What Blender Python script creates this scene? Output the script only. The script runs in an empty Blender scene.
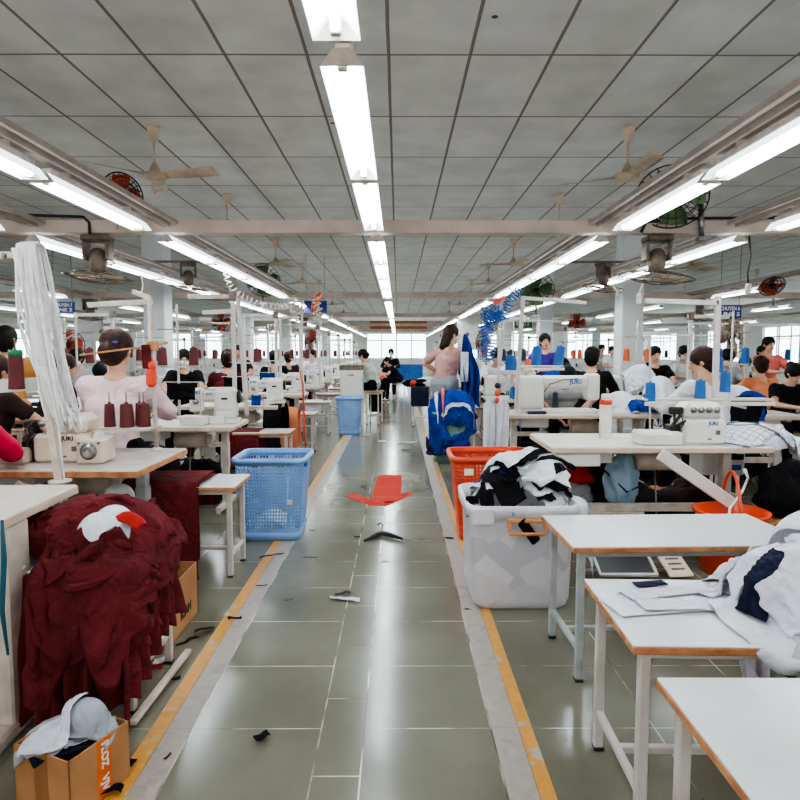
import bpy, bmesh, math, random
import numpy as np
from mathutils import Vector, Matrix, noise
R = random.Random(7)
PI = math.pi
sc = bpy.context.scene
C = sc.collection

# ---------------- camera ----------------
FPX, EYE = 620.0, 1.45
PITCH, YAW = math.atan(48/620), math.atan(2/620)
cam = bpy.data.cameras.new('camera'); co = bpy.data.objects.new('camera', cam); C.objects.link(co)
co.location = (0, 0, EYE); co.rotation_euler = (PI/2-PITCH, 0, -YAW)
cam.sensor_width = 36; cam.lens = 36*FPX/800; cam.clip_start = .05; cam.clip_end = 300
sc.camera = co

# ---------------- surveying helper: photo pixel -> world point on a height or a depth ----------------
def _ray(x, y):
    r = (x-400)/FPX; u = -(y-400)/FPX
    fy = math.cos(PITCH)+u*math.sin(PITCH); fz = -math.sin(PITCH)+u*math.cos(PITCH)
    return (r*math.cos(YAW)+fy*math.sin(YAW), -r*math.sin(YAW)+fy*math.cos(YAW), fz)
def onz(x, y, z):
    d = _ray(x, y); t = (z-EYE)/d[2]; return Vector((d[0]*t, d[1]*t, z))
def aty(x, y, Y):
    d = _ray(x, y); t = Y/d[1]; return Vector((d[0]*t, Y, EYE+d[2]*t))

# ---------------- materials ----------------
def _new(name):
    m = bpy.data.materials.new(name); m.use_nodes = True
    nt = m.node_tree; b = nt.nodes['Principled BSDF']; return m, nt, b
def lin(c):
    return tuple(((v/255)/12.92 if v/255 <= .04045 else ((v/255+.055)/1.055)**2.4) for v in c)+(1,)
def mat(name, rgb, rough=.5, metal=0, var=.12, scale=6, bump=0, bscale=40, fold=0, emit=0, alpha=1, rgb2=None, spec=.5, trans=0):
    m, nt, b = _new(name); N, L = nt.nodes, nt.links
    tc = N.new('ShaderNodeTexCoord')
    nz = N.new('ShaderNodeTexNoise'); nz.inputs['Scale'].default_value = scale; nz.inputs['Detail'].default_value = 4
    L.new(tc.outputs['Object'], nz.inputs['Vector'])
    cr = N.new('ShaderNodeValToRGB'); c = lin(rgb)
    c2 = lin(rgb2) if rgb2 else tuple(v*(1-var*2) for v in c[:3])+(1,)
    c1 = c if rgb2 else tuple(min(1, v*(1+var*.5)) for v in c[:3])+(1,)
    cr.color_ramp.elements[0].position = .32; cr.color_ramp.elements[1].position = .62
    cr.color_ramp.elements[0].color = c2; cr.color_ramp.elements[1].color = c1
    L.new(nz.outputs['Fac'], cr.inputs['Fac']); L.new(cr.outputs['Color'], b.inputs['Base Color'])
    b.inputs['Roughness'].default_value = rough; b.inputs['Metallic'].default_value = metal
    b.inputs['Specular IOR Level'].default_value = spec
    if trans: b.inputs['Transmission Weight'].default_value = trans
    if bump:
        n2 = N.new('ShaderNodeTexNoise'); n2.inputs['Scale'].default_value = bscale; n2.inputs['Detail'].default_value = 5
        L.new(tc.outputs['Object'], n2.inputs['Vector'])
        bp = N.new('ShaderNodeBump'); bp.inputs['Strength'].default_value = bump; bp.inputs['Distance'].default_value = .01
        L.new(n2.outputs['Fac'], bp.inputs['Height']); L.new(bp.outputs['Normal'], b.inputs['Normal'])
        if name.endswith(('cloth','shirt')):
            n4 = N.new('ShaderNodeTexNoise'); n4.inputs['Scale'].default_value = 7; n4.inputs['Detail'].default_value = 2; n4.inputs['Distortion'].default_value = 1.6
            L.new(tc.outputs['Object'], n4.inputs['Vector'])
            b2 = N.new('ShaderNodeBump'); b2.inputs['Strength'].default_value = .55; b2.inputs['Distance'].default_value = .05
            L.new(n4.outputs['Fac'], b2.inputs['Height']); L.new(bp.outputs['Normal'], b2.inputs['Normal']); L.new(b2.outputs['Normal'], b.inputs['Normal'])
    if emit:
        L.new(cr.outputs['Color'], b.inputs['Emission Color']); b.inputs['Emission Strength'].default_value = emit
    return m
def glow(name, rgb, s):
    m, nt, b = _new(name); b.inputs['Base Color'].default_value = lin(rgb)
    nz = nt.nodes.new('ShaderNodeTexNoise'); nz.inputs['Scale'].default_value = 2
    mx = nt.nodes.new('ShaderNodeMixRGB'); mx.inputs[1].default_value = lin(rgb)
    mx.inputs[2].default_value = tuple(v*.9 for v in lin(rgb)[:3])+(1,)
    nt.links.new(nz.outputs['Fac'], mx.inputs[0]); nt.links.new(mx.outputs[0], b.inputs['Emission Color'])
    b.inputs['Emission Strength'].default_value = s; return m

def _math(nt, op, a, b=None):
    n = nt.nodes.new('ShaderNodeMath'); n.operation = op
    for i, v in enumerate((a, b)):
        if v is None: continue
        if isinstance(v, (int, float)): n.inputs[i].default_value = v
        else: nt.links.new(v, n.inputs[i])
    return n.outputs[0]
def _line(nt, co, off, per, w):   # 1 on a joint line, else 0
    f = _math(nt, 'FRACT', _math(nt, 'DIVIDE', _math(nt, 'SUBTRACT', co, off), per))
    d = _math(nt, 'MINIMUM', f, _math(nt, 'SUBTRACT', 1.0, f))
    return _math(nt, 'LESS_THAN', _math(nt, 'MULTIPLY', d, per), w)
def _eqline(nt, co, x, w):
    return _math(nt, 'LESS_THAN', _math(nt, 'ABSOLUTE', _math(nt, 'SUBTRACT', co, x)), w)

def floor_mat():
    m, nt, b = _new('floor_tiles'); N, L = nt.nodes, nt.links
    tc = N.new('ShaderNodeTexCoord'); sp = N.new('ShaderNodeSeparateXYZ'); L.new(tc.outputs['Object'], sp.inputs[0])
    X, Y = sp.outputs[0], sp.outputs[1]
    T = .478
    row = _line(nt, Y, 2.29, T, .0028)
    inaisle = _math(nt, 'MULTIPLY', _math(nt, 'GREATER_THAN', X, -.794), _math(nt, 'LESS_THAN', X, .358))
    strip = _math(nt, 'MULTIPLY', _math(nt, 'GREATER_THAN', X, -.296), _math(nt, 'LESS_THAN', X, -.130))
    rowS = _line(nt, Y, 2.02, T, .003)
    rows = _math(nt, 'ADD', _math(nt, 'MULTIPLY', row, _math(nt, 'SUBTRACT', 1.0, strip)), _math(nt, 'MULTIPLY', rowS, strip))
    col = _eqline(nt, X, -.794, .004)
    for x in (-.296, -.130, .358): col = _math(nt, 'MAXIMUM', col, _eqline(nt, X, x, .003))
    colout = _math(nt, 'MULTIPLY', _line(nt, X, .514, T, .003), _math(nt, 'SUBTRACT', 1.0, inaisle))
    g = _math(nt, 'MAXIMUM', _math(nt, 'MAXIMUM', col, colout), rows)
    # broken, partly dirty joints
    nz = N.new('ShaderNodeTexNoise'); nz.inputs['Scale'].default_value = 3.5; nz.inputs['Detail'].default_value = 3
    L.new(tc.outputs['Object'], nz.inputs['Vector'])
    gc = N.new('ShaderNodeValToRGB'); L.new(nz.outputs['Fac'], gc.inputs[0])
    gc.color_ramp.elements[0].position = .42; gc.color_ramp.elements[1].position = .6
    gc.color_ramp.elements[0].color = lin((96, 90, 76)); gc.color_ramp.elements[1].color = lin((206, 198, 184))
    n2 = N.new('ShaderNodeTexNoise'); n2.inputs['Scale'].default_value = 1.3; n2.inputs['Detail'].default_value = 8
    L.new(tc.outputs['Object'], n2.inputs['Vector'])
    bc = N.new('ShaderNodeValToRGB'); L.new(n2.outputs['Fac'], bc.inputs[0])
    bc.color_ramp.elements[0].position = .3; bc.color_ramp.elements[1].position = .7
    bc.color_ramp.elements[0].color = lin((100, 97, 83)); bc.color_ramp.elements[1].color = lin((123, 121, 106))
    mx = N.new('ShaderNodeMixRGB'); L.new(g, mx.inputs[0]); L.new(bc.outputs[0], mx.inputs[1]); L.new(gc.outputs[0], mx.inputs[2])
    L.new(mx.outputs[0], b.inputs['Base Color'])
    rr = N.new('ShaderNodeMapRange'); L.new(n2.outputs['Fac'], rr.inputs[0])
    rr.inputs[3].default_value = .10; rr.inputs[4].default_value = .26
    L.new(rr.outputs[0], b.inputs['Roughness']); b.inputs['Specular IOR Level'].default_value = .55
    n3 = N.new('ShaderNodeTexNoise'); n3.inputs['Scale'].default_value = 5
    L.new(tc.outputs['Object'], n3.inputs['Vector'])
    bp = N.new('ShaderNodeBump'); bp.inputs['Strength'].default_value = .12; bp.inputs['Distance'].default_value = .01
    L.new(n3.outputs['Fac'], bp.inputs['Height']); L.new(bp.outputs[0], b.inputs['Normal'])
    return m
def ceil_mat():
    m, nt, b = _new('ceiling_tiles'); N, L = nt.nodes, nt.links
    tc = N.new('ShaderNodeTexCoord'); sp = N.new('ShaderNodeSeparateXYZ'); L.new(tc.outputs['Object'], sp.inputs[0])
    X, Y = sp.outputs[0], sp.outputs[1]
    n2 = N.new('ShaderNodeTexNoise'); n2.inputs['Scale'].default_value = 2.2; n2.inputs['Detail'].default_value = 8
    L.new(tc.outputs['Object'], n2.inputs['Vector'])
    wob = _math(nt, 'MULTIPLY', _math(nt, 'SUBTRACT', n2.outputs['Fac'], .5), .012)
    lx = _line(nt, _math(nt, 'ADD', X, wob), -.07, .596, .011); ly = _line(nt, _math(nt, 'ADD', Y, wob), 4.70, 1.19, .012)
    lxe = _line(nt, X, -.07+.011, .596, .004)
    g = _math(nt, 'MAXIMUM', lx, ly)
    bc = N.new('ShaderNodeValToRGB'); L.new(n2.outputs['Fac'], bc.inputs[0])
    bc.color_ramp.elements[0].position = .3; bc.color_ramp.elements[1].position = .65
    bc.color_ramp.elements[0].color = lin((196, 195, 190)); bc.color_ramp.elements[1].color = lin((216, 215, 210))
    # every panel slightly different
    wn = N.new('ShaderNodeTexWhiteNoise'); cb = N.new('ShaderNodeCombineXYZ')
    L.new(_math(nt, 'FLOOR', _math(nt, 'DIVIDE', _math(nt, 'ADD', X, .07), .596)), cb.inputs[0])
    L.new(_math(nt, 'FLOOR', _math(nt, 'DIVIDE', _math(nt, 'SUBTRACT', Y, 4.70), 1.19)), cb.inputs[1])
    L.new(cb.outputs[0], wn.inputs['Vector'])
    ml = N.new('ShaderNodeMixRGB'); ml.blend_type = 'MULTIPLY'; ml.inputs[0].default_value = 1
    mr = N.new('ShaderNodeMapRange'); mr.inputs[3].default_value = .9; L.new(wn.outputs['Value'], mr.inputs[0])
    L.new(bc.outputs[0], ml.inputs[1]); L.new(mr.outputs[0], ml.inputs[2])
    mx = N.new('ShaderNodeMixRGB'); L.new(g, mx.inputs[0]); L.new(ml.outputs[0], mx.inputs[1]); mx.inputs[2].default_value = lin((128, 115, 104))
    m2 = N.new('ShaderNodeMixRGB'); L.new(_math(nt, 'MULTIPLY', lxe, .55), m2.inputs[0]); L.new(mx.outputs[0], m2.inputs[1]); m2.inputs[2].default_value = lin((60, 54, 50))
    # scattered stains
    vo = N.new('ShaderNodeTexVoronoi'); vo.inputs['Scale'].default_value = .9; L.new(tc.outputs['Object'], vo.inputs['Vector'])
    st = _math(nt, 'LESS_THAN', vo.outputs['Distance'], .022)
    m3 = N.new('ShaderNodeMixRGB'); L.new(st, m3.inputs[0]); L.new(m2.outputs[0], m3.inputs[1]); m3.inputs[2].default_value = lin((84, 74, 66))
    L.new(m3.outputs[0], b.inputs['Base Color']); b.inputs['Roughness'].default_value = .8
    return m
def line_mat(name, rgb, under, wear):
    m, nt, b = _new(name); N, L = nt.nodes, nt.links
    tc = N.new('ShaderNodeTexCoord'); nz = N.new('ShaderNodeTexNoise'); nz.inputs['Scale'].default_value = 9; nz.inputs['Detail'].default_value = 6
    L.new(tc.outputs['Object'], nz.inputs['Vector'])
    cr = N.new('ShaderNodeValToRGB'); cr.color_ramp.interpolation = 'CONSTANT'
    b.inputs['Specular IOR Level'].default_value = .15 if 'red' in name else .5
    cr.color_ramp.elements[0].color = lin(under); cr.color_ramp.elements[1].position = wear; cr.color_ramp.elements[1].color = lin(rgb)
    L.new(nz.outputs['Fac'], cr.inputs[0])
    n2 = N.new('ShaderNodeTexNoise'); n2.inputs['Scale'].default_value = 25
    L.new(tc.outputs['Object'], n2.inputs['Vector'])
    mx = N.new('ShaderNodeMixRGB'); mx.blend_type = 'MULTIPLY'; mx.inputs[0].default_value = .35
    L.new(cr.outputs[0], mx.inputs[1]); L.new(n2.outputs['Fac'], mx.inputs[2])
    sp = N.new('ShaderNodeSeparateXYZ'); L.new(tc.outputs['Object'], sp.inputs[0])
    g = _line(nt, sp.outputs[1], 2.29, .478, .003)
    m2 = N.new('ShaderNodeMixRGB'); L.new(g, m2.inputs[0]); L.new(mx.outputs[0], m2.inputs[1]); m2.inputs[2].default_value = lin((150, 140, 130))
    L.new(m2.outputs[0], b.inputs['Base Color']); b.inputs['Roughness'].default_value = .7 if 'red' in name else .35
    return m

def stripe_mat(name, base, cols, scale=60):
    m, nt, b = _new(name); N, L = nt.nodes, nt.links
    tc = N.new('ShaderNodeTexCoord'); sp = N.new('ShaderNodeSeparateXYZ'); L.new(tc.outputs['UV'], sp.inputs[0])
    a = _line(nt, sp.outputs[0], 0, .11, .006); c = _line(nt, sp.outputs[1], .03, .13, .006)
    d = _line(nt, sp.outputs[0], .03, .11, .004)
    m1 = N.new('ShaderNodeMixRGB'); m1.inputs[1].default_value = lin(base); m1.inputs[2].default_value = lin(cols[0]); L.new(_math(nt, 'MAXIMUM', a, c), m1.inputs[0])
    m2 = N.new('ShaderNodeMixRGB'); L.new(m1.outputs[0], m2.inputs[1]); m2.inputs[2].default_value = lin(cols[1]); L.new(d, m2.inputs[0])
    L.new(m2.outputs[0], b.inputs['Base Color']); b.inputs['Roughness'].default_value = .9
    return m

M = dict(
 floor=floor_mat(), ceil=ceil_mat(),
 yellow=line_mat('yellow_paint', (222, 160, 74), (190, 176, 165), .40),
 pale=line_mat('pale_tile', (178, 168, 160), (165, 156, 150), .4),
 red_paint=line_mat('red_floor_paint', (205, 52, 36), (170, 90, 74), .36),
 wall=mat('wall_paint', (234, 235, 233), .8, var=.05),
 column=mat('column_paint', (218, 222, 224), .7, var=.06, scale=2),
 beam=mat('beam_paint', (212, 197, 186), .6, var=.1, scale=3),
 rail=mat('rail_paint', (186, 173, 163), .5, var=.1),
 white_metal=mat('white_enamel', (198, 192, 186), .4, var=.08, scale=9),
 grey_frame=mat('grey_green_enamel', (164, 170, 168), .45, var=.14, scale=12),
 cream_metal=mat('cream_enamel', (205, 192, 180), .45, var=.14, scale=14),
 laminate=mat('white_laminate', (212, 214, 214), .22, var=.05, scale=3),
 laminate_worn=mat('worn_laminate', (188, 182, 174), .4, rgb2=(150, 140, 128), scale=7),
 table_pale=mat('pale_tabletop', (212, 204, 193), .35, var=.07, scale=5),
 wood=mat('plywood_edge', (196, 138, 92), .6, rgb2=(160, 100, 62), scale=18),
 pale_edge=mat('pale_edge_band', (208, 186, 166), .5, var=.08),
 machine=mat('machine_enamel', (222, 220, 213), .3, var=.04, scale=5),
 machine_beige=mat('beige_machine_enamel', (212, 196, 178), .4, var=.1, scale=7),
 dark=mat('dark_steel', (44, 42, 42), .45, metal=.3, var=.2),
 steel=mat('steel', (150, 148, 146), .3, metal=.9, var=.15, scale=12),
 bronze=mat('aged_fan_metal', (122, 108, 96), .5, metal=.4, var=.2, scale=14),
 fan_cream=mat('fan_cream', (196, 176, 152), .5, var=.15),
 black=mat('black_plastic', (24, 24, 27), .4, var=.2),
 black_cloth=mat('black_cloth', (22, 21, 25), .95, var=.25, bump=.3, spec=.15),
 navy_cloth=mat('navy_cloth', (30, 34, 58), .9, var=.2, bump=.3, spec=.2),
 blue_cloth=mat('royal_blue_cloth', (16, 62, 156), .85, rgb2=(10, 38, 104), bump=.3, spec=.2),
 maroon=mat('maroon_cloth', (104, 37, 41), .95, rgb2=(80, 27, 31), scale=4, bump=.35, bscale=60, spec=.15),
 white_cloth=mat('white_cloth', (214, 219, 228), .9, var=.05, bump=.25, spec=.2),
 lilac_cloth=mat('pale_lilac_cloth', (205, 205, 216), .9, var=.06, bump=.2, spec=.2),
 grey_cloth=mat('grey_cloth', (160, 166, 175), .9, var=.1, bump=.3, spec=.2),
 plaid=stripe_mat('plaid_cloth', (212, 214, 222), [(96, 104, 140), (160, 120, 120)]),
 thread_white=mat('white_elastic', (245, 246, 246), .8, var=.06, scale=30),
 spool_maroon=mat('maroon_thread', (104, 30, 34), .6, rgb2=(76, 20, 26), scale=3, bump=.3, bscale=90),
 spool_blue=mat('blue_thread', (24, 92, 162), .6, var=.15, bump=.3, bscale=90),
 spool_navy=mat('navy_thread', (32, 42, 70), .6, var=.15, bump=.3, bscale=90),
 spool_orange=mat('orange_thread', (214, 88, 44), .6, var=.15),
 spool_peach=mat('peach_thread', (226, 170, 130), .6, var=.1),
 spool_black=mat('black_thread', (26, 26, 30), .6, var=.15),
 green=mat('green_plastic', (40, 130, 92), .5),
 orange=mat('orange_plastic', (226, 74, 34), .35, var=.06),
 basket_blue=mat('pale_blue_plastic', (126, 168, 220), .35, var=.05),
 basket_teal=mat('sea_green_plastic', (120, 172, 152), .4, var=.08),
 bin_white=None,
 card=mat('cardboard', (176, 128, 84), .85, rgb2=(156, 108, 68), scale=5),
 card_in=mat('cardboard_inside', (140, 98, 62), .9),
 tape_orange=mat('orange_tape', (226, 104, 28), .35),
 brown_tape=mat('brown_tape', (150, 104, 62), .3),
 print_white=mat('white_print', (235, 232, 226), .5),
 print_dark=mat('dark_print', (40, 36, 34), .6),
 print_blue=mat('blue_print', (32, 110, 180), .5),
 sign_blue=mat('blue_sign', (22, 50, 130), .4),
 banner=mat('banner_board', (176, 104, 62), .6, var=.15),
 skin=mat('skin', (206, 160, 134), .5, rgb2=(190, 140, 114), scale=8, spec=.35),
 hair=mat('black_hair', (18, 14, 13), .6, var=.3, scale=40, bump=.8, bscale=50, spec=.2),
 hair_brown=mat('dark_brown_hair', (58, 30, 20), .55, rgb2=(30, 15, 10), scale=30, bump=.8, bscale=50, spec=.25),
 pink=mat('pale_pink_shirt', (228, 200, 204), .85, var=.05, bump=.3, spec=.2),
 dusty=mat('dusty_pink_shirt', (196, 152, 148), .85, var=.06, bump=.2, spec=.2),
 jeans=mat('grey_blue_denim', (136, 146, 154), .85, var=.1, bump=.3, spec=.2),
 aqua=mat('aqua_patterned_top', (146, 204, 196), .85, rgb2=(206, 168, 140), scale=26, spec=.2),
 purple=mat('purple_shirt', (62, 44, 130), .85, spec=.2),
 mustard=mat('mustard_shirt', (190, 132, 72), .85, spec=.2),
 brownshirt=mat('dark_brown_shirt', (44, 30, 28), .85, spec=.2),
 coral=mat('coral_shirt', (226, 116, 104), .85, spec=.2),
 orange_shirt=mat('orange_shirt', (222, 136, 96), .85, spec=.2),
 magenta=mat('magenta_shirt', (206, 24, 70), .8, spec=.2),
 grey_shirt=mat('light_grey_shirt', (178, 180, 184), .85, spec=.2),
 white_shirt=mat('white_shirt', (222, 224, 230), .85, spec=.2),
 mask=mat('face_mask', (206, 222, 228), .8),
 lip=mat('lips', (160, 84, 78), .5), eye=mat('eye', (20, 16, 16), .2),
 purple_band=mat('purple_hair_band', (96, 80, 170), .6),
 red_cloth=mat('red_cloth', (170, 40, 34), .9, spec=.2),
 bag_blue=mat('light_blue_bag', (150, 186, 208), .45, var=.1, bump=.5, bscale=14),
 coil_blue=mat('blue_air_hose', (22, 96, 178), .35),
 teal=mat('teal_webbing', (20, 84, 104), .6),
 coil_white=mat('white_cord', (214, 206, 196), .5),
 cable=mat('black_cable', (24, 22, 22), .5),
 film=mat('clear_film', (205, 212, 218), .2, var=.08),
 tube=glow('lit_tube', (250, 251, 248), 17),
 reflector=glow('lit_reflector', (232, 246, 255), 1.0),
 window_glow=glow('daylit_pane', (224, 240, 246), 2.6),
 red_label=mat('red_label', (200, 50, 34), .5), warm_light=glow('warm_panel', (250, 190, 140), .5),
 fan_green=mat('green_fan_blade', (92, 124, 76), .4), fan_red=mat('orange_fan_blade', (206, 74, 36), .4),
 paper=mat('white_paper', (226, 226, 222), .7), screen=mat('dark_screen', (28, 27, 28), .3),
)
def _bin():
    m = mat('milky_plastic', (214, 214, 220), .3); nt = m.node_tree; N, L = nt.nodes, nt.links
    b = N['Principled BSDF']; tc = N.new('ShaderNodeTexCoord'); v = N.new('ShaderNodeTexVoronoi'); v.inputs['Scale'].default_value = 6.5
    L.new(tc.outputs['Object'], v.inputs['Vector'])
    nz = N.new('ShaderNodeMixRGB'); nz.inputs[1].default_value = lin((196, 194, 204)); nz.inputs[2].default_value = lin((226, 226, 230))  # grey cell patches paint the shadows of the contents into the wall colour
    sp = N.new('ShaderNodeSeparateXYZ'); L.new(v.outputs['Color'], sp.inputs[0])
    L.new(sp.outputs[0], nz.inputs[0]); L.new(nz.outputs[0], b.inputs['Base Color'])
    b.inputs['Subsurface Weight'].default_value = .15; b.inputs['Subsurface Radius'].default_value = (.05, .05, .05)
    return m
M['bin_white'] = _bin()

# ---------------- mesh building ----------------
class MB:
    def __init__(s): s.v = []; s.f = []; s.sm = []; s.mi = []; s.uv = None; s.m = 0; s.T = Matrix.Identity(4)
    def add(s, vs, fs, smooth=False):
        o = len(s.v); T = s.T
        s.v += [tuple(T @ Vector(v)) for v in vs]
        for f in fs: s.f.append(tuple(i+o for i in f)); s.sm.append(smooth); s.mi.append(s.m)
        return s
    def at(s, loc=(0,0,0), rz=0, rx=0, ry=0):
        s.T = Matrix.Translation(loc) @ Matrix.Rotation(rz, 4, 'Z') @ Matrix.Rotation(ry, 4, 'Y') @ Matrix.Rotation(rx, 4, 'X'); return s
    def box(s, x0, x1, y0, y1, z0, z1, b=.004):
        x0, x1 = min(x0,x1), max(x0,x1); y0, y1 = min(y0,y1), max(y0,y1); z0, z1 = min(z0,z1), max(z0,z1)
        b = min(b, .45*min(x1-x0, y1-y0, z1-z0)); vs = []; idx = {}
        for i, (x, sx) in enumerate(((x0,1),(x1,-1))):
            for j, (y, sy) in enumerate(((y0,1),(y1,-1))):
                for k, (z, sz) in enumerate(((z0,1),(z1,-1))):
                    for a, p in enumerate(((x, y+sy*b, z+sz*b), (x+sx*b, y, z+sz*b), (x+sx*b, y+sy*b, z))):
                        idx[i,j,k,a] = len(vs); vs.append(p)
        g = lambda i,j,k,a: idx[i,j,k,a]
        fs = []
        for i in (0,1): fs.append((g(i,0,0,0),g(i,1,0,0),g(i,1,1,0),g(i,0,1,0)))
        for j in (0,1): fs.append((g(0,j,0,1),g(1,j,0,1),g(1,j,1,1),g(0,j,1,1)))
        for k in (0,1): fs.append((g(0,0,k,2),g(1,0,k,2),g(1,1,k,2),g(0,1,k,2)))
        for j in (0,1):
            for k in (0,1): fs.append((g(0,j,k,1),g(1,j,k,1),g(1,j,k,2),g(0,j,k,2)))
        for i in (0,1):
            for k in (0,1): fs.append((g(i,0,k,0),g(i,1,k,0),g(i,1,k,2),g(i,0,k,2)))
        for i in (0,1):
            for j in (0,1): fs.append((g(i,j,0,0),g(i,j,1,0),g(i,j,1,1),g(i,j,0,1)))
        for i in (0,1):
            for j in (0,1):
                for k in (0,1): fs.append((g(i,j,k,0),g(i,j,k,1),g(i,j,k,2)))
        return s.add(vs, fs)
    def bar(s, p, q, w, h=None, b=.003):       # rectangular bar between two points
        h = h or w; p, q = Vector(p), Vector(q); d = q-p; L = d.length
        z = d.normalized(); up = Vector((0,0,1)) if abs(z.z) < .95 else Vector((0,1,0))
        x = up.cross(z).normalized(); y = z.cross(x)
        Tm = Matrix((x, y, z)).transposed().to_4x4(); Tm.translation = p
        o = s.T; s.T = o @ Tm; s.box(-w/2, w/2, -h/2, h/2, 0, L, b); s.T = o; return s
    def tube(s, pts, r, n=8, cap=True, closed=False):
        pts = [Vector(p) for p in pts]; m = len(pts); rs = r if isinstance(r, (list, tuple)) else [r]*m
        vs = []; fs = []; px = None
        for i, p in enumerate(pts):
            if closed: t = pts[(i+1) % m]-pts[i-1]
            else: t = pts[min(i+1, m-1)]-pts[max(i-1, 0)]
            t = t.normalized() if t.length > 1e-9 else Vector((0,0,1))
            if px is None:
                a = Vector((0,0,1)) if abs(t.z) < .9 else Vector((1,0,0)); px = a.cross(t).normalized()
            else:
                px = (px - t*px.dot(t)); px = px.normalized() if px.length > 1e-6 else Vector((1,0,0))
            py = t.cross(px)
            for k in range(n):
                a = 2*PI*k/n; vs.append(p+px*(math.cos(a)*rs[i])+py*(math.sin(a)*rs[i]))
        for i in range(m if closed else m-1):
            j = (i+1) % m
            for k in range(n): fs.append((i*n+k, i*n+(k+1)%n, j*n+(k+1)%n, j*n+k))
        if cap and not closed: fs.append(tuple(range(n))[::-1]); fs.append(tuple((m-1)*n+k for k in range(n)))
        return s.add(vs, fs, True)
    def cyl(s, p, q, r0, r1=None, n=16):
        r1 = r0 if r1 is None else r1; return s.tube([p, q], [r0, r1], n)
    def lathe(s, prof, n=20, loc=(0,0,0)):
        vs = []; fs = []; m = len(prof)
        for r, z in prof:
            for k in range(n): a = 2*PI*k/n; vs.append((loc[0]+r*math.cos(a), loc[1]+r*math.sin(a), loc[2]+z))
        for i in range(m-1):
            for k in range(n): fs.append((i*n+k, i*n+(k+1)%n, (i+1)*n+(k+1)%n, (i+1)*n+k))
        fs.append(tuple(range(n))[::-1]); fs.append(tuple((m-1)*n+k for k in range(n)))
        return s.add(vs, fs, True)
    def ell(s, c, r, n=12):
        vs = []; fs = []
        for i in range(n+1):
            th = PI*i/n
            for k in range(n*2): a = PI*k/n; vs.append((c[0]+r[0]*math.sin(th)*math.cos(a), c[1]+r[1]*math.sin(th)*math.sin(a), c[2]+r[2]*math.cos(th)))
        w = n*2
        for i in range(n):
            for k in range(w): fs.append((i*w+k, (i+1)*w+k, (i+1)*w+(k+1)%w, i*w+(k+1)%w))
        return s.add(vs, fs, True)
    def prism(s, poly, z0, z1):               # extruded outline in local xy
        n = len(poly); vs = [(x,y,z0) for x,y in poly]+[(x,y,z1) for x,y in poly]
        fs = [tuple(range(n))[::-1], tuple(range(n, 2*n))]+[(i,(i+1)%n,n+(i+1)%n,n+i) for i in range(n)]
        return s.add(vs, fs)
    def grid(s, P, closed_u=False, smooth=True):
        nu, nv = len(P), len(P[0]); vs = [p for r in P for p in r]; fs = []
        for i in range(nu if closed_u else nu-1):
            for j in range(nv-1): fs.append((i*nv+j, ((i+1)%nu)*nv+j, ((i+1)%nu)*nv+j+1, i*nv+j+1))
        return s.add(vs, fs, smooth)
    def build(s, name, m, parent=None, solid=0, bevel=0, sub=0, fixn=True):
        me = bpy.data.meshes.new(name); me.from_pydata(s.v, [], s.f)
        ms = m if isinstance(m, (list, tuple)) else [m]
        for q in ms: me.materials.append(q)
        me.polygons.foreach_set('use_smooth', s.sm); me.polygons.foreach_set('material_index', s.mi)
        if s.uv:
            uvl = me.uv_layers.new()
            for l in me.loops: uvl.data[l.index].uv = s.uv[l.vertex_index]
        if fixn:
            bm = bmesh.new(); bm.from_mesh(me); bmesh.ops.recalc_face_normals(bm, faces=bm.faces); bm.to_mesh(me); bm.free()
        me.update()
        o = bpy.data.objects.new(name, me); C.objects.link(o)
        if parent is not None: o.parent = parent
        if solid: k = o.modifiers.new('solid', 'SOLIDIFY'); k.thickness = solid; k.offset = 0
        if bevel: k = o.modifiers.new('bevel', 'BEVEL'); k.width = bevel; k.segments = 2; k.limit_method = 'ANGLE'
        if sub: k = o.modifiers.new('sub', 'SUBSURF'); k.levels = sub; k.render_levels = sub
        return o

def tag(o, label, cat, group=None, kind=None):
    o['label'] = label; o['category'] = cat
    if group: o['group'] = group
    if kind: o['kind'] = kind
    return o
def thing(name, label, cat, loc=(0,0,0), rz=0, group=None):
    o = bpy.data.objects.new(name, None); C.objects.link(o); o.empty_display_size = .1
    o.location = loc; o.rotation_euler = (0, 0, rz); return tag(o, label, cat, group)
def struct(o): o['kind'] = 'structure'; return o
_kc = {}
def _kids(o):
    if o.name not in _kc: _kc[o.name] = list(o.children)
    return _kc[o.name]
def dup(root, loc, rz=0, label=None, group=None, scale=None, skip=()):
    r = root.copy(); C.objects.link(r); r.location = loc; r.rotation_euler = (0, 0, rz)
    if scale: r.scale = scale
    if label: r['label'] = label
    if group: r['group'] = group
    for ch in _kids(root):
        if ch.name.split('.')[0] in skip: continue
        c = ch.copy(); C.objects.link(c); c.parent = r
        for g in _kids(ch):
            d = g.copy(); C.objects.link(d); d.parent = c
    return r
def text_mesh(txt, size, name, m, parent=None, loc=(0,0,0), rot=(PI/2,0,0), depth=.001, sx=1):
    cu = bpy.data.curves.new(name, 'FONT'); cu.body = txt; cu.size = size; cu.extrude = depth; cu.align_x = 'CENTER'; cu.align_y = 'CENTER'; cu.offset = size*.03
    t = bpy.data.objects.new(name, cu); me = baked(t)
    bpy.data.objects.remove(t); bpy.data.curves.remove(cu)
    me.materials.clear(); me.materials.append(m); me.name = name
    o = bpy.data.objects.new(name, me); C.objects.link(o); o.location = loc; o.rotation_euler = rot; o.scale = (sx, 1, 1)
    if parent is not None: o.parent = parent
    return o

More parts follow.
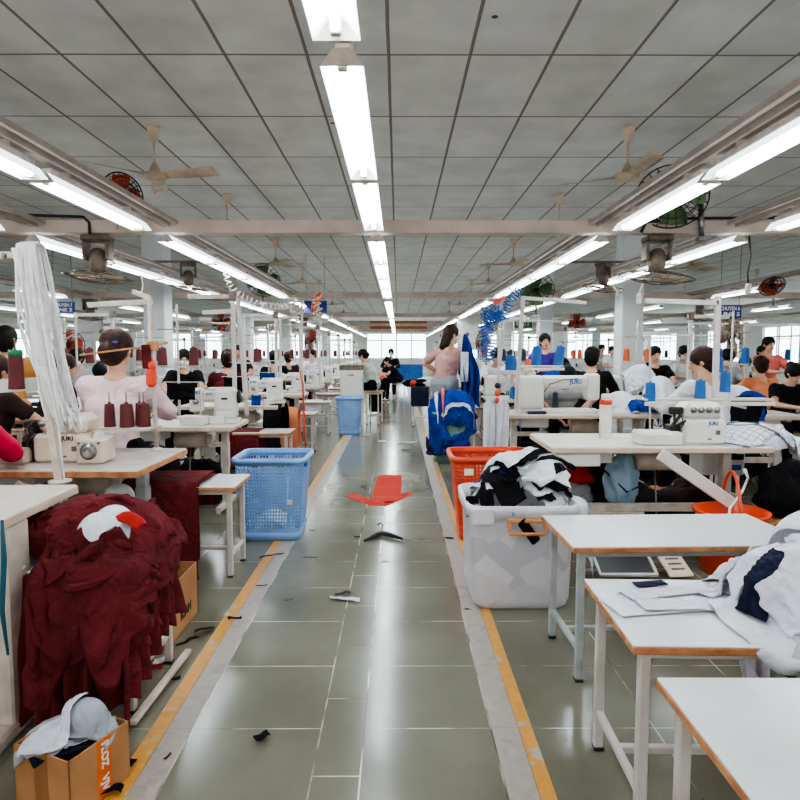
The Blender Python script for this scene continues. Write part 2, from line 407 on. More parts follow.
TMP = bpy.data.scenes.new('workshop')
def baked(o):          # mesh of an object with its modifiers applied
    TMP.collection.objects.link(o); vl = TMP.view_layers[0]; vl.update()
    me = bpy.data.meshes.new_from_object(o.evaluated_get(vl.depsgraph)); TMP.collection.objects.unlink(o); return me

ORD = ['first','second','third','fourth','fifth','sixth','seventh','eighth','ninth','tenth','eleventh','twelfth','thirteenth','fourteenth','fifteenth','sixteenth','seventeenth','eighteenth','nineteenth','twentieth']
# ================= ROOM SHELL =================
X0, X1, YB, YF, ZC = -19.0, 17.0, 44.0, -2.5, 3.61
struct(MB().box(X0, X1, YF, YB, -.1, 0, .001).build('floor', M['floor']))
struct(MB().box(X0, X1, YF, YB, ZC, ZC+.1, .001).build('ceiling', M['ceil']))
for i, (a, b_, m) in enumerate(((-.955, -.89, 'yellow'), (-.888, -.797, 'pale'), (.362, .463, 'pale'), (.465, .518, 'yellow'))):
    struct(MB().box(a, b_, YF, 40, 0, .0025, .0005).build('trim_%d' % (i+1), M[m]))
# walls with window openings
def wall_y(name, Y, xs, z0, z1, th=.2):
    mb = MB(); last = X0
    for a, b_ in xs:
        mb.box(last, a, Y, Y+th, 0, ZC, .001); mb.box(a, b_, Y, Y+th, 0, z0, .001); mb.box(a, b_, Y, Y+th, z1, ZC, .001); last = b_
    mb.box(last, X1, Y, Y+th, 0, ZC, .001); return struct(mb.build(name, M['wall']))
def wall_x(name, X, ys, z0, z1, th=.2):
    mb = MB(); last = YF
    for a, b_ in ys:
        mb.box(X, X+th, last, a, 0, ZC, .001); mb.box(X, X+th, a, b_, 0, z0, .001); mb.box(X, X+th, a, b_, z1, ZC, .001); last = b_
    mb.box(X, X+th, last, YB, 0, ZC, .001); return struct(mb.build(name, M['wall']))
wn = [0]
def window(a, b_, z0, z1, pos, axis, thing_out=1):
    wn[0] += 1; w = b_-a; mb = MB(); g = MB(); n = max(1, round(w/1.1))
    for k in range(n+1):
        x = a+w*k/n; mb.box(x-.04, x+.04, -.04, .04, z0, z1)
    for z in (z0, z0+(z1-z0)*.72, z1): mb.box(a, b_, -.035, .035, z-.035, z+.035)
    g.box(a, b_, -.006, .006, z0, z1, .001)
    f = struct(mb.build('window_%d' % wn[0], M['white_metal'])); gg = g.build('pane', M['window_glow'], f)
    if axis == 'y': f.location = (0, pos, 0)
    else: f.rotation_euler = (0, 0, PI/2); f.location = (pos, 0, 0)
bw = [(-18, -12.4), (-11.2, -6.6), (-6.0, -3.2), (-2.2, 2.0), (3.2, 7.0), (7.8, 11.0), (12.0, 16.4)]
wall_y('wall_back', YB, bw, 1.0, 2.75)
for a, b_ in bw: window(a, b_, 1.0, 2.75, YB+.1, 'y')
sw = [(3, 8), (10, 15), (17, 22), (24, 29), (31, 36), (38, 42)]
wall_x('wall_left', X0-.2, sw, .95, 2.6); wall_x('wall_right', X1, sw, .95, 2.6)
for a, b_ in sw: window(a, b_, .95, 2.6, X0-.1, 'x'); window(a, b_, .95, 2.6, X1+.1, 'x')
# columns
n = 0
for X in (-4.2, 4.05, -11.6, 11.4):
    for Y in (10.95, 17.2, 23.4, 29.6, 35.8):
        n += 1
        c = MB().box(X-.19, X+.19, Y-.19, Y+.19, 0, ZC, .02).box(X-.2, X+.2, Y-.2, Y+.2, 0, .12, .01).build('trim_%d' % (n+10), M['column']); struct(c)
# hanging steel cross tubes that carry the lamp rows
TUBES = [5.8, 12.6, 19.4, 26.2, 33.0]
for i, Y in enumerate(TUBES):
    struct(MB().box(X0, X1, Y-.06, Y+.06, 2.53, 2.645, .006).build('trim_%d' % (40+i), M['beam']))
struct(MB().box(X0, X1, YB-.6, YB, 2.95, ZC, .01).build('trim_50', M['beam']))
# ================= LAMPS =================
def make_lamp():
    t = thing('fluorescent_lamp', 'x', 'lamp')
    L = 1.43
    hb = MB()   # trough reflector, open below
    out = [(-.076, -.06), (-.03, 0), (.03, 0), (.076, -.06)]
    P = [[(x, y, z) for x, z in out] for y in (0, L)]
    hb.grid(P, smooth=False)
    hb.build('reflector', M['reflector'], t, solid=.003)
    for y in (-.004, L+.004): MB().add([(x, y, z) for x, z in out], [(0,1,2,3)]).build('end_cap', M['cream_metal'], t, solid=.006)
    MB().box(-.03, .03, .04, L-.04, .002, .04, .004).build('housing', M['cream_metal'], t)
    [MB().box(-.02,.02,a_,a_+.04,.036,.075,.003).build('bracket', M['cream_metal'], t) for a_ in (.25, L-.29)]
    MB().cyl((0,.05,-.042), (0,L-.05,-.042), .014, n=10).build('tube', M['tube'], t)
    for y in (.02, L-.05): MB().box(-.018, .018, y, y+.03, -.06, 0, .004).build('lamp_holder', M['white_metal'], t)
    return t
lamp0 = make_lamp(); first = True
ZL = 2.505
rows = [(-.196, 'row straight above the aisle'), (-2.10, 'first row left of the aisle'), (1.84, 'first row right of the aisle'),
        (-3.3, 'second row left of the aisle'), (3.1, 'second row right of the aisle'), (-6.2, 'third row left of the aisle'), (5.9, 'third row right of the aisle'),
        (-9.2, 'fourth row left of the aisle'), (8.8, 'fourth row right of the aisle'), (-12.6, 'fifth row left of the aisle'), (12.0, 'fifth row right of the aisle')]
def lamp_starts():
    ys = [.64, 2.25, 3.76]; 
    for i, Y in enumerate(TUBES):
        end = TUBES[i+1] if i+1 < len(TUBES) else 41.0
        y = Y-.09
        while y+1.45 < end-.12: ys.append(y); y += 1.5
    return ys
LY = lamp_starts()
for ri, (X, nm) in enumerate(rows):
    k = 0
    for y in LY:
        if ri > 2 and y < 2: continue
        if ri > 4 and (y < 6 or (len(LY) and LY.index(y) % 2)): continue
        if ri > 6 and y > 34: continue
        k += 1
        lab = '%s white fluorescent lamp from the camera in the %s' % (ORD[k-1], nm) if k <= 8 else 'distant white fluorescent lamp far down the hall in the %s' % nm
        grp = 'lamps in the '+nm
        if first: o = lamp0; o.location = (X, y, ZL); o['label'] = lab; o['group'] = grp; first = False
        else: o = dup(lamp0, (X, y, ZL), 0, lab, grp, skip=() if y < 12 else ('lamp_holder','bracket'))
    ra = MB().box(X-.032, X+.032, 1.0 if ri else .6, 41, 2.578, 2.628, .004)
    if ri: ra.box(X+(.075 if X < 0 else -.105), X+(.105 if X < 0 else -.075), 1, 41, 2.60, 2.64, .003)
    tag(ra.build('lamp_rail', M['rail']), 'long painted metal rail above the lamps of the '+nm, 'rail')
    for i, Y in enumerate([3.9] + TUBES):
        pass
# area light helpers = real lamp output of each row (soft tubes)
def area(name, loc, sx, sy, power, rot=(0,0,0), col=(.93,.97,1)):
    l = bpy.data.lights.new(name, 'AREA'); l.shape = 'RECTANGLE'; l.size = sx; l.size_y = sy; l.energy = power; l.color = col
    o = bpy.data.objects.new(name, l); C.objects.link(o); o.location = loc; o.rotation_euler = rot; return o
# ================= WORLD =================
w = bpy.data.worlds.new('world'); sc.world = w; w.use_nodes = True
bg = w.node_tree.nodes['Background']; bg.inputs[0].default_value = (.98, .96, .94, 1); bg.inputs[1].default_value = .55
sc.view_settings.view_transform = 'AgX'; sc.view_settings.look = 'AgX - Medium High Contrast'; sc.view_settings.exposure = 1.4
# ================= MAKERS =================
def make_table(w=1.2, d=.62, h=.80, top='table_pale', edge='pale_edge', frame='cream_metal', label='x', motor=True, name='sewing_table'):
    t = thing(name, label, 'sewing table')
    MB().box(-w/2, w/2, -d/2, d/2, h-.045, h, .006).build('tabletop', M[top], t)
    e = MB(); e.box(-w/2-.004, w/2+.004, -d/2-.004, d/2+.004, h-.042, h-.006, .003); e.build('edge_band', M[edge], t)
    for sx in (-1, 1):
        x = sx*(w/2-.14); mb = MB()
        mb.box(x-.03, x+.03, -.035, .035, .06, h-.046, .005); mb.box(x-.025, x+.025, -.27, .27, .02, .07, .006)
        mb.box(x-.025, x+.025, -.22, .22, h-.075, h-.046, .004); mb.box(x-.034, x+.034, -.04, .04, .38, .62, .004)
        for y in (-.25, .25): mb.cyl((x, y, 0), (x, y, .022), .02, n=10)
        mb.build('leg', M[frame], t)
    MB().box(-w/2+.17, w/2-.17, -.02, .02, .26, .32, .004).build('crossbar', M[frame], t)
    if motor:
        mo = MB(); mo.cyl((-.02, .08, h-.17), (.26, .08, h-.17), .075, n=18); mo.cyl((.26,.08,h-.17), (.31,.08,h-.17), .05, n=16)
        mo.box(.02, .2, .02, .14, h-.1, h-.046, .004); mo.build('motor', M['machine_beige'], t)
        MB().box(-.5*w+.2, -.5*w+.5, -.1, .16, h-.16, h-.05, .006).build('drawer', M['machine'], t)
        pd = MB(); pd.at((.02, -.1, .13), rx=.3).box(-.17, .17, -.13, .13, -.01, .01, .004)
        for k in range(5): pd.box(-.14, .14, -.1+k*.045, -.085+k*.045, .01, .014, .001)
        pd.build('pedal', M['dark'], t)
        rd = MB().cyl((.12, -.02, .14), (.12, .06, h-.2), .006, n=6); rd.build('pedal_rod', M['steel'], t)
        cb = MB(); cb.tube([(.2,.05,h-.2), (.1,.1,h-.34), (-.1,.02,h-.4), (-.3,.08,h-.2)], .008, 6); cb.build('cable', M['cable'], t)
    return t
def make_machine(label='x', logo='JUKI'):
    t = thing('sewing_machine', label, 'sewing machine')
    MB().box(-.27, .24, -.1, .1, 0, .035, .006).build('bed', M['machine'], t)
    b = MB(); b.box(.02, .22, -.09, .09, .035, .31, .022); b.box(-.1, .06, -.06, .06, .2, .30, .02); b.box(-.04, .2, -.05, .05, .3, .325, .012)
    bd = b.build('arm', M['machine'], t)
    MB().box(.05, .19, -.098, -.088, .12, .28, .006).build('front_panel', M['machine'], bd)
    MB().box(.09, .145, -.103, -.097, .215, .235, .002).build('slot', M['dark'], bd)
    h = MB(); h.box(-.2, -.085, -.07, .07, .1, .315, .02); hd = h.build('head', M['machine'], t)
    k = MB(); k.at((-.14, -.07, .2), rx=PI/2).lathe([(.0,0),(.028,0),(.028,.012),(.014,.016),(.014,.03),(0,.03)], 14); k.build('tension_dial', M['steel'], hd)
    MB().cyl((-.14, -.02, .02), (-.14, -.02, .1), .006, n=8).cyl((-.12, -.02, .05), (-.12, -.02, .1), .004, n=6).box(-.155, -.115, -.04, .0, .036, .042, .002).build('needle_bar', M['steel'], t)
    w = MB(); w.at((.22, 0, .235), ry=PI/2).lathe([(0,0),(.05,0),(.062,.008),(.062,.024),(.05,.032),(.02,.034),(0,.034)], 20); w.build('handwheel', M['dark'], t)
    if logo:
        text_mesh(logo, .042, 'maker_name', M['print_blue'], t, (-.14, -.0715, .28))
        text_mesh(logo, .03, 'maker_name', M['print_blue'], t, (-.02, -.0615, .265))
    p = MB(); p.box(-.02, .12, -.14, -.1, .0, .07, .006); p.build('control_box', M['machine'], t)
    return t
def make_stand(label='x', hh=1.1):
    t = thing('thread_stand', label, 'thread stand')
    MB().cyl((0,0,0), (0,0,hh), .012, n=8).lathe([(0,0),(.035,0),(.035,.01),(.014,.03),(0,.03)], 12).build('pole', M['white_metal'], t)
    a = MB(); a.box(-.17, .17, -.012, .012, .5, .515, .003).box(-.2, -.1, -.05, .05, .515, .521, .002).box(.1, .2, -.05, .05, .515, .521, .002)
    for x in (-.15, .15): a.cyl((x,0,.52), (x,0,.70), .004, n=6)
    a.build('spool_arm', M['white_metal'], t)
    g = MB(); g.box(-.2, .2, -.006, .006, .86, .872, .002)
    for x in (-.15, .15): g.tube([(x,0,.87), (x,-.02,.885), (x,-.04,.87), (x,-.02,.858), (x,0,.868)], .003, 5)
    g.build('guide_bar', M['steel'], t)
    return t
def make_post(label='x', hh=1.15, arm=.42):
    t = thing('overhead_post', label, 'post')
    MB().box(-.018, .018, -.018, .018, 0, hh, .003).build('pole', M['white_metal'], t)
    m = MB(); m.box(-arm, .03, -.02, .02, hh-.05, hh-.01, .003)
    for k in range(4): m.cyl((-arm+.06+k*.1, -.024, hh-.03), (-arm+.06+k*.1, .024, hh-.03), .006, n=6)
    m.build('arm', M['white_metal'], t)
    MB().box(-.03, .03, -.028, .028, hh-.07, hh+.015, .004).build('clamp', M['bronze'], t)
    return t
def cone_mesh(r=.032, h=.15):
    return [(0,0),(r*1.0,0),(r*1.02,.006),(r*.98,h*.1),(r*.92,h*.5),(r*.84,h*.93),(r*.78,h),(r*.3,h),(r*.28,h+.012),(0,h+.012)]
_cone = {}
def cone(loc, m, label, group=None, r=.032, h=.15, tilt=0):
    key = (m, r, h)
    if key not in _cone:
        o = MB().lathe(cone_mesh(r, h), 16).build('thread_cone', M[m]); o.location = loc; _cone[key] = o
    else: o = _cone[key].copy(); C.objects.link(o); o.location = loc
    o.rotation_euler = (0, tilt, 0)
    return tag(o, label, 'thread cone', group)
def make_bench(w, d, h, label, top='laminate', frame='grey_frame', edge='wood', name='bench', cat='bench'):
    t = thing(name, label, cat)
    MB().box(-w/2, w/2, -d/2, d/2, h-.006, h, .002).build('top_sheet', M[top], t)
    MB().box(-w/2-.001, w/2+.001, -d/2-.001, d/2+.001, h-.028, h-.0055, .003).build('board', M[edge], t)
    f = .032
    a, b = w/2-.05, d/2-.05
    for sx in (-1,1):
        for sy in (-1,1):
            MB().box(sx*a-f/2, sx*a+f/2, sy*b-f/2, sy*b+f/2, .012, h-.03, .004).build('leg', M[frame], t)
            MB().box(sx*a-f*.6, sx*a+f*.6, sy*b-f*.6, sy*b+f*.6, 0, .014, .004).build('foot_cap', M['black'], t)
    r = MB(); r9 = r
    for sy in (-1,1): r.box(-a, a, sy*b-f/2+.003, sy*b+f/2-.003, h-.058, h-.029, .003)
    for sx in (-1,1): r.box(sx*a-f/2+.003, sx*a+f/2-.003, -b, b, h-.058, h-.029, .003)
    r.build('top_rail', M[frame], t); r = MB()
    for sx in (-1,1): r.box(sx*a-f/2+.004, sx*a+f/2-.004, -b, b, .13, .155, .003)
    r.box(-a, a, -.013, .013, .131, .154, .003)
    r.build('lower_rail', M[frame], t)
    return t
def rrect(w, d, r, n=5):
    out = []
    for cx, cy, a0 in ((w/2-r, d/2-r, 0), (-w/2+r, d/2-r, PI/2), (-w/2+r, -d/2+r, PI), (w/2-r, -d/2+r, 1.5*PI)):
        for k in range(n+1): a = a0+PI/2*k/n; out.append((cx+r*math.cos(a), cy+r*math.sin(a)))
    return out
def resample(poly, n):
    P = [Vector((x, y, 0)) for x, y in poly]; P.append(P[0]); L = [0]
    for a, b in zip(P, P[1:]): L.append(L[-1]+(b-a).length)
    out = []; j = 0
    for k in range(n):
        s = L[-1]*k/n
        while L[j+1] < s: j += 1
        t = (s-L[j])/(L[j+1]-L[j]); q = P[j].lerp(P[j+1], t); out.append((q.x, q.y))
    return out
def make_basket(m, label, wt=.54, dt=.50, wb=.44, db=.38, h=.66, nc=76, nr=19):
    t = thing('laundry_basket', label, 'basket')
    def sec(f): return resample(rrect(wb+(wt-wb)*f, db+(dt-db)*f, .07), nc)
    mb = MB(); z0, z1 = .07, h-.05
    rowsP = []
    def pt(k, f, sf):   # fractional column
        s = sec(f); k0 = int(k) % nc; k1 = (k0+1) % nc; u = k-int(k)
        return (s[k0][0]*(1-u)+s[k1][0]*u, s[k0][1]*(1-u)+s[k1][1]*u)
    cache = {}
    def V(k, z):
        f = z/h; key = round(z, 5)
        if key not in cache: cache[key] = sec(f)
        s = cache[key]; k0 = int(math.floor(k)) % nc; k1 = (k0+1) % nc; u = k-math.floor(k)
        return (s[k0][0]*(1-u)+s[k1][0]*u, s[k0][1]*(1-u)+s[k1][1]*u, z)
    dz = (z1-z0)/nr; a = .2; bz = .17
    vs = []; fs = []
    for r in range(nr):
        za, zb = z0+r*dz, z0+(r+1)*dz
        for k in range(nc):
            o = len(vs)
            solid = (k % 19) in (0,) or r in (0,)
            vs += [V(k, za), V(k+1, za), V(k+1, zb), V(k, zb)]
            if solid: fs.append((o, o+1, o+2, o+3)); continue
            ia, ib = za+dz*bz, zb-dz*bz
            vs += [V(k+a, ia), V(k+1-a, ia), V(k+1-a, ib), V(k+a, ib)]
            for q in range(4): fs.append((o+q, o+(q+1)%4, o+4+(q+1)%4, o+4+q))
    mb.add(vs, fs)
    for zs in ((.0, .07), (h-.05, h)):
        P = [[V(k, z) for z in zs] for k in range(nc)]; mb.grid(P, True)
    s = sec(0); mb.add([(x, y, .012) for x, y in s], [tuple(range(nc))])
    o = mb.build('body', M[m], t, solid=.005)
    rim = MB(); P = []
    for x, y in resample(rrect(wt, dt, .075), 48):
        P.append([(x*u, y*v, z) for u, v, z in ((.985,.985,h-.03), (1.07,1.07,h-.035), (1.085,1.085,h-.012), (1.05,1.05,h+.004), (.985,.985,h-.002))])
    rim.grid(P, True); rim.build('rim', M[m], t, solid=.004)
    return t

# ---------------- cloth settling (position based, numpy) ----------------
def sd_box(p, c, hx, r=.02, yaw=0):
    q = p-np.array(c)
    if yaw:
        cs, sn = math.cos(-yaw), math.sin(-yaw); q = np.stack([q[:,0]*cs-q[:,1]*sn, q[:,0]*sn+q[:,1]*cs, q[:,2]], 1)
    d = np.abs(q)-(np.array(hx)-r)
    return np.linalg.norm(np.maximum(d, 0), axis=1)+np.minimum(d.max(axis=1), 0)-r
def sd_ell(p, c, r):
    q = (p-np.array(c))/np.array(r); k = np.linalg.norm(q, axis=1)
    return (k-1)*min(r)
def settle(P0, obst, iters=260, thick=.006, fric=.75, seed=1, compress=1.0, grav=.0016, floor=.004, pins=None, bend=.35, rest=None):
    nu, nv, _ = P0.shape; rng = np.random.RandomState(seed)
    P = P0.reshape(-1, 3).astype(float).copy(); P += rng.normal(0, .004, P.shape); prev = P.copy()
    idx = np.arange(nu*nv).reshape(nu, nv)
    sets = []
    G = (P0 if rest is None else rest).reshape(-1,3)
    def addc(a, b, k):
        a = a.ravel(); b = b.ravel(); L = np.linalg.norm(G[a]-G[b], axis=1)*compress; sets.append((a, b, L, k))
    for par in (0, 1):
        addc(idx[par:-1:2, :], idx[par+1::2, :][:idx[par:-1:2, :].shape[0]], 1.0)
        addc(idx[:, par:-1:2], idx[:, par+1::2][:, :idx[:, par:-1:2].shape[1]], 1.0)
    for par in (0, 1):
        a = idx[par:-1:2, :-1]; b = idx[par+1::2, 1:][:a.shape[0]]; addc(a, b, .5)
        a = idx[par:-1:2, 1:]; b = idx[par+1::2, :-1][:a.shape[0]]; addc(a, b, .5)
    for par in range(4):
        a = idx[par:-2:4, :]; b = idx[par+2::4, :][:a.shape[0]]
        if a.size and a.shape == b.shape: addc(a, b, bend)
        a = idx[:, par:-2:4]; b = idx[:, par+2::4][:, :a.shape[1]]
        if a.size and a.shape == b.shape: addc(a, b, bend)
    pin = None if pins is None else np.array(pins); pp = None if pin is None else P[pin].copy()
    for it in range(iters):
        vel = (P-prev)*.965; prev = P.copy(); P = P+vel; P[:, 2] -= grav
        for _ in range(5):
            for a, b, L, k in sets:
                d = P[b]-P[a]; l = np.linalg.norm(d, axis=1)+1e-9
                c = (d*((l-L)/l*.5*k)[:, None]); P[a] += c; P[b] -= c
            if pin is not None: P[pin] = pp
        for f in obst:
            s = f(P)-thick; m = s < 0
            if m.any():
                q = P[m]; e = 1e-3; g = np.zeros_like(q)
                for ax in range(3):
                    dq = q.copy(); dq[:, ax] += e; g[:, ax] = (f(dq)-thick-s[m])/e
                g /= (np.linalg.norm(g, axis=1, keepdims=True)+1e-9)
                P[m] = q-g*s[m][:, None]; prev[m] = prev[m]+(P[m]-prev[m])*fric
        lo = P[:, 2] < floor; P[lo, 2] = floor; prev[lo] = prev[lo]+(P[lo]-prev[lo])*.7
    return P.reshape(nu, nv, 3)
def sheet(cx, cy, z, w, d, rz=0, n=30, rough=0, seed=0, tilt=(0,0), fq=5):
    nv = n; nu = max(4, int(n*w/d)); r = random.Random(seed); s = Vector((r.random()*9, r.random()*9, 0)); P = np.zeros((nu, nv, 3))
    c, sn = math.cos(rz), math.sin(rz)
    for i in range(nu):
        for j in range(nv):
            x = (i/(nu-1)-.5)*w; y = (j/(nv-1)-.5)*d
            P[i, j] = (cx+x*c-y*sn, cy+x*sn+y*c, z+x*tilt[0]+y*tilt[1]+(noise.noise(Vector((x*fq, y*fq, 0))+s)*rough if rough else 0))
    return P
def cloth_obj(name, P, m, parent=None, solid=.004, sub=1, uv=False):
    mb = MB(); nu, nv, _ = P.shape; mb.grid([[tuple(P[i, j]) for j in range(nv)] for i in range(nu)])
    if uv:
        mb.uv = [(i/nu*1.0, j/nv*1.0) for i in range(nu) for j in range(nv)]
    return mb.build(name, M[m] if isinstance(m, str) else m, parent, solid=solid, sub=sub, fixn=False)

# ---------------- people ----------------
def capsule(mb, p, q, r0, r1, n=12):
    p, q = Vector(p), Vector(q); d = q-p; L = max(d.length, 1e-5); z = d/L
    pts = []; rs = []
    for k in range(5): a = PI/2*k/4; pts.append(p-z*r0*math.cos(a)); rs.append(max(r0*math.sin(a), .0005))
    for k in range(5): a = PI/2*k/4; pts.append(q+z*r1*math.sin(a)); rs.append(max(r1*math.cos(a), .0005))
    mb.tube(pts, rs, n)
def remesh(mb, name, m, parent, vox=.012, smooth=3):
    o = mb.build(name, m, None)
    k = o.modifiers.new('r', 'REMESH'); k.mode = 'VOXEL'; k.voxel_size = vox; k.use_smooth_shade = True
    s = o.modifiers.new('s', 'SMOOTH'); s.factor = .5; s.iterations = smooth
    C.objects.unlink(o); me = baked(o); C.objects.link(o); old = o.data; o.modifiers.clear(); o.data = me; bpy.data.meshes.remove(old)
    me.name = name; me.materials.clear(); me.materials.append(m)
    me.polygons.foreach_set('use_smooth', [True]*len(me.polygons))
    o.parent = parent; return o
def V3(*a): return Vector(a)
def person(label, loc, rz, lean=.15, hip=.70, head=(0,0), arms=None, shirt='white_shirt', legs='black_cloth', hair='hair', hairstyle='bun',
           mask=False, s=1.0, vox=.014, group=None, sleeve=.5, stand=False, side=0, legpose=None, crop=False):
    """Local frame: faces +Y, x to its right. hip = pelvis height."""
    t = thing('person', label, 'person', loc, rz, group); t.scale = (s, s, s)
    pel = V3(0, 0, hip)
    def sp(d): return pel+V3(side*d, math.sin(lean)*d, math.cos(lean)*d)   # point up the spine
    chest, sh, neck = sp(.30), sp(.46), sp(.54)
    yaw, nod = head
    hl = lean*.5+nod; hc = neck+V3(side*.1, math.sin(hl)*.15, math.cos(hl)*.13)
    Rh = Matrix.Rotation(yaw, 4, 'Z') @ Matrix.Rotation(-hl, 4, 'X'); H = lambda x, y, z: hc + (Rh @ Vector((x, y, z)))
    SL, SR = sh+V3(-.175, 0, -.01), sh+V3(.175, 0, -.01)
    arms = arms or (((-.26, .2, -.2), (-.12, .46, -.22)), ((.26, .2, -.2), (.12, .46, -.22)))   # elbow, wrist offsets from mid shoulder
    B = MB()
    # torso
    capsule(B, pel+V3(-.07,0,0), pel+V3(.07,0,0), .125, .125); capsule(B, pel, chest, .125, .13); capsule(B, chest+V3(-.05,0,0), chest+V3(.05,0,0), .12, .12)
    capsule(B, SL+V3(.04,0,-.03), SR+V3(-.04,0,-.03), .075, .075); capsule(B, chest, sh, .13, .09); capsule(B, sh, hc+V3(0,-.01,-.03), .052, .05)
    # head
    T0 = B.T; B.T = Matrix.Translation(hc) @ Rh
    B.ell((0, -.012, .03), (.078, .098, .098), 12); B.ell((0, .022, -.04), (.056, .066, .068), 10)
    capsule(B, (0, .082, .015), (0, .105, -.018), .012, .015, 8); capsule(B, (0, .07, -.09), (0, .062, -.085), .022, .022, 8)
    for sx in (-1, 1): B.ell((sx*.079, -.005, 0), (.012, .02, .032), 6)
    B.T = T0
    def limb(L):
        for (p, r), (q, r2) in zip(L, L[1:]): capsule(B, p, q, r, r2)
    hands = []
    for S, (e, w), sx in ((SL, arms[0], -1), (SR, arms[1], 1)):
        E = sh+V3(*e); W = sh+V3(*w); limb([(S, .055), (E, .042), (W, .027)])
        d = (W-E).normalized(); up = V3(0,0,1); rt = d.cross(up); rt = rt.normalized() if rt.length > .1 else V3(1,0,0); dn = rt.cross(d).normalized()
        pc = W+d*.05; capsule(B, W+rt*.012, pc+rt*.024, .022, .018, 8); capsule(B, W-rt*.012, pc-rt*.024, .022, .018, 8)
        for fi, (o, ln) in enumerate(((-.033,.062),(-.011,.074),(.011,.07),(.033,.055))):
            a = pc+rt*o+d*.012; b_ = a+d*ln*.5-dn*(-.006+.004*fi); c_ = b_+d*ln*.42-V3(0,0,.018+.003*fi)
            capsule(B, a, b_, .0095, .0088, 6); capsule(B, b_, c_, .0088, .0078, 6)
        th = W+d*.02-rt*sx*.03; t2 = th-rt*sx*.03+d*.035; capsule(B, th, t2, .011, .0095, 6); capsule(B, t2, t2+d*.03, .0095, .008, 6)
        hands.append((S, E, W))
    # legs
    lp = []
    for sx in (-1, 1):
        hj = pel+V3(sx*.095, 0, -.03)
        if legpose: k, a = legpose[0 if sx < 0 else 1]; K = V3(*k); A = V3(*a)
        elif stand: K = V3(sx*.1, .03, hip*.52); A = V3(sx*.1, -.01, .08)
        else: K = V3(sx*.13, .42, hip-.06); A = V3(sx*.13, .46, .1)
        limb([(hj, .09), (K, .058), (A, .038)]); capsule(B, A+V3(0,0,-.03), A+V3(0,.13,-.05), .036, .03); lp.append((hj, K, A))
    body = remesh(B, 'body', M['skin'], t, vox)
    # shirt
    S = MB(); g = .016
    top = chest if not crop else chest
    if not crop: capsule(S, pel+V3(-.06,0,.02), pel+V3(.06,0,.02), .125+g, .125+g)
    capsule(S, sp(.0 if not crop else .10), chest, .125+g, .13+g); capsule(S, chest+V3(-.05,0,0), chest+V3(.05,0,0), .12+g, .12+g)
    capsule(S, SL+V3(.04,0,-.03), SR+V3(-.04,0,-.03), .075+g, .075+g); capsule(S, chest, sh+V3(0,0,-.02), .13+g, .08+g)
    for (a, e, w) in hands:
        if sleeve <= 1: q = a.lerp(e, sleeve); capsule(S, a, q, .055+g, .055+g*1.1-.012*sleeve)
        else: q = e.lerp(w, sleeve-1); capsule(S, a, e, .055+g, .042+g); capsule(S, e, q, .042+g, .036+g*.8)
    so = remesh(S, 'shirt', M[shirt], t, max(vox, .013), 2)
    # subtle cloth folds
    me_ = so.data; nv_ = len(me_.vertices); A1 = np.zeros(nv_*3); A2 = np.zeros(nv_*3); me_.vertices.foreach_get('co', A1); me_.vertices.foreach_get('normal', A2)
    for i_ in range(nv_):
        c3 = A1[i_*3:i_*3+3]; n_ = noise.noise(Vector(c3*9))*.5+noise.noise(Vector((c3[0]*4, c3[1]*4, c3[2]*16)))*.6; A1[i_*3:i_*3+3] = c3+A2[i_*3:i_*3+3]*n_*.013
    me_.vertices.foreach_set('co', A1); me_.update()
    # trousers
    Tm = MB(); capsule(Tm, pel+V3(-.07,0,.02), pel+V3(.07,0,.02), .125+.009, .125+.009)
    for hj, K, A in lp:
        capsule(Tm, hj, K, .105, .075); capsule(Tm, K, A+V3(0,0,.03), .075, .052)
    if crop: capsule(Tm, pel, sp(.1), .13, .118)
    remesh(Tm, 'trousers', M[legs], t, max(vox, .013), 2)
    sh_ = MB()
    for hj, K, A in lp: capsule(sh_, A+V3(0,-.02,-.045), A+V3(0,.14,-.052), .036, .03)
    sh_.build('shoes', M['black'], t)
    # hair
    Hh = MB(); Hh.T = Matrix.Translation(hc) @ Rh
    Hh.ell((0, -.024, .044), (.095, .108, .102), 12); Hh.ell((0, -.05, .0), (.09, .078, .10), 10); Hh.ell((0, -.045, -.05), (.068, .05, .06), 8)
    if hairstyle == 'bun': Hh.ell((0, -.128, .045), (.055, .045, .055), 8)
    if hairstyle == 'pony':
        Hh.T = T0; q = [H(0,-.11,.05), H(0,-.16,.03), H(.01,-.17,-.06), H(.02,-.15,-.17), H(.02,-.14,-.25)]
        for (a, b_), (r1, r2) in zip(zip(q, q[1:]), ((.03,.036),(.036,.038),(.038,.03),(.03,.014))): capsule(Hh, a, b_, r1, r2)
    if hairstyle == 'long':
        capsule(Hh, (-.045,-.05,.02), (-.05,-.075,-.14), .05, .045); capsule(Hh, (.045,-.05,.02), (.05,-.075,-.14), .05, .045); capsule(Hh, (0,-.07,.02), (0,-.095,-.17), .06, .05)
    if hairstyle == 'low': Hh.ell((0, -.11, -.03), (.062, .05, .06), 8); Hh.ell((0,-.06,-.03), (.085,.07,.08), 8); Hh.ell((0,-.08,.05), (.085,.06,.075), 8)
    remesh(Hh, 'hair', M[hair], t, .011, 2)
    # face
    ey = MB(); ey.T = Matrix.Translation(hc) @ Rh
    for sx in (-1, 1): ey.ell((sx*.03, .081, .018), (.012, .006, .006), 6); ey.box(sx*.018, sx*.044, .079, .085, .034, .039, .001)
    ey.build('eyes', M['eye'], body)
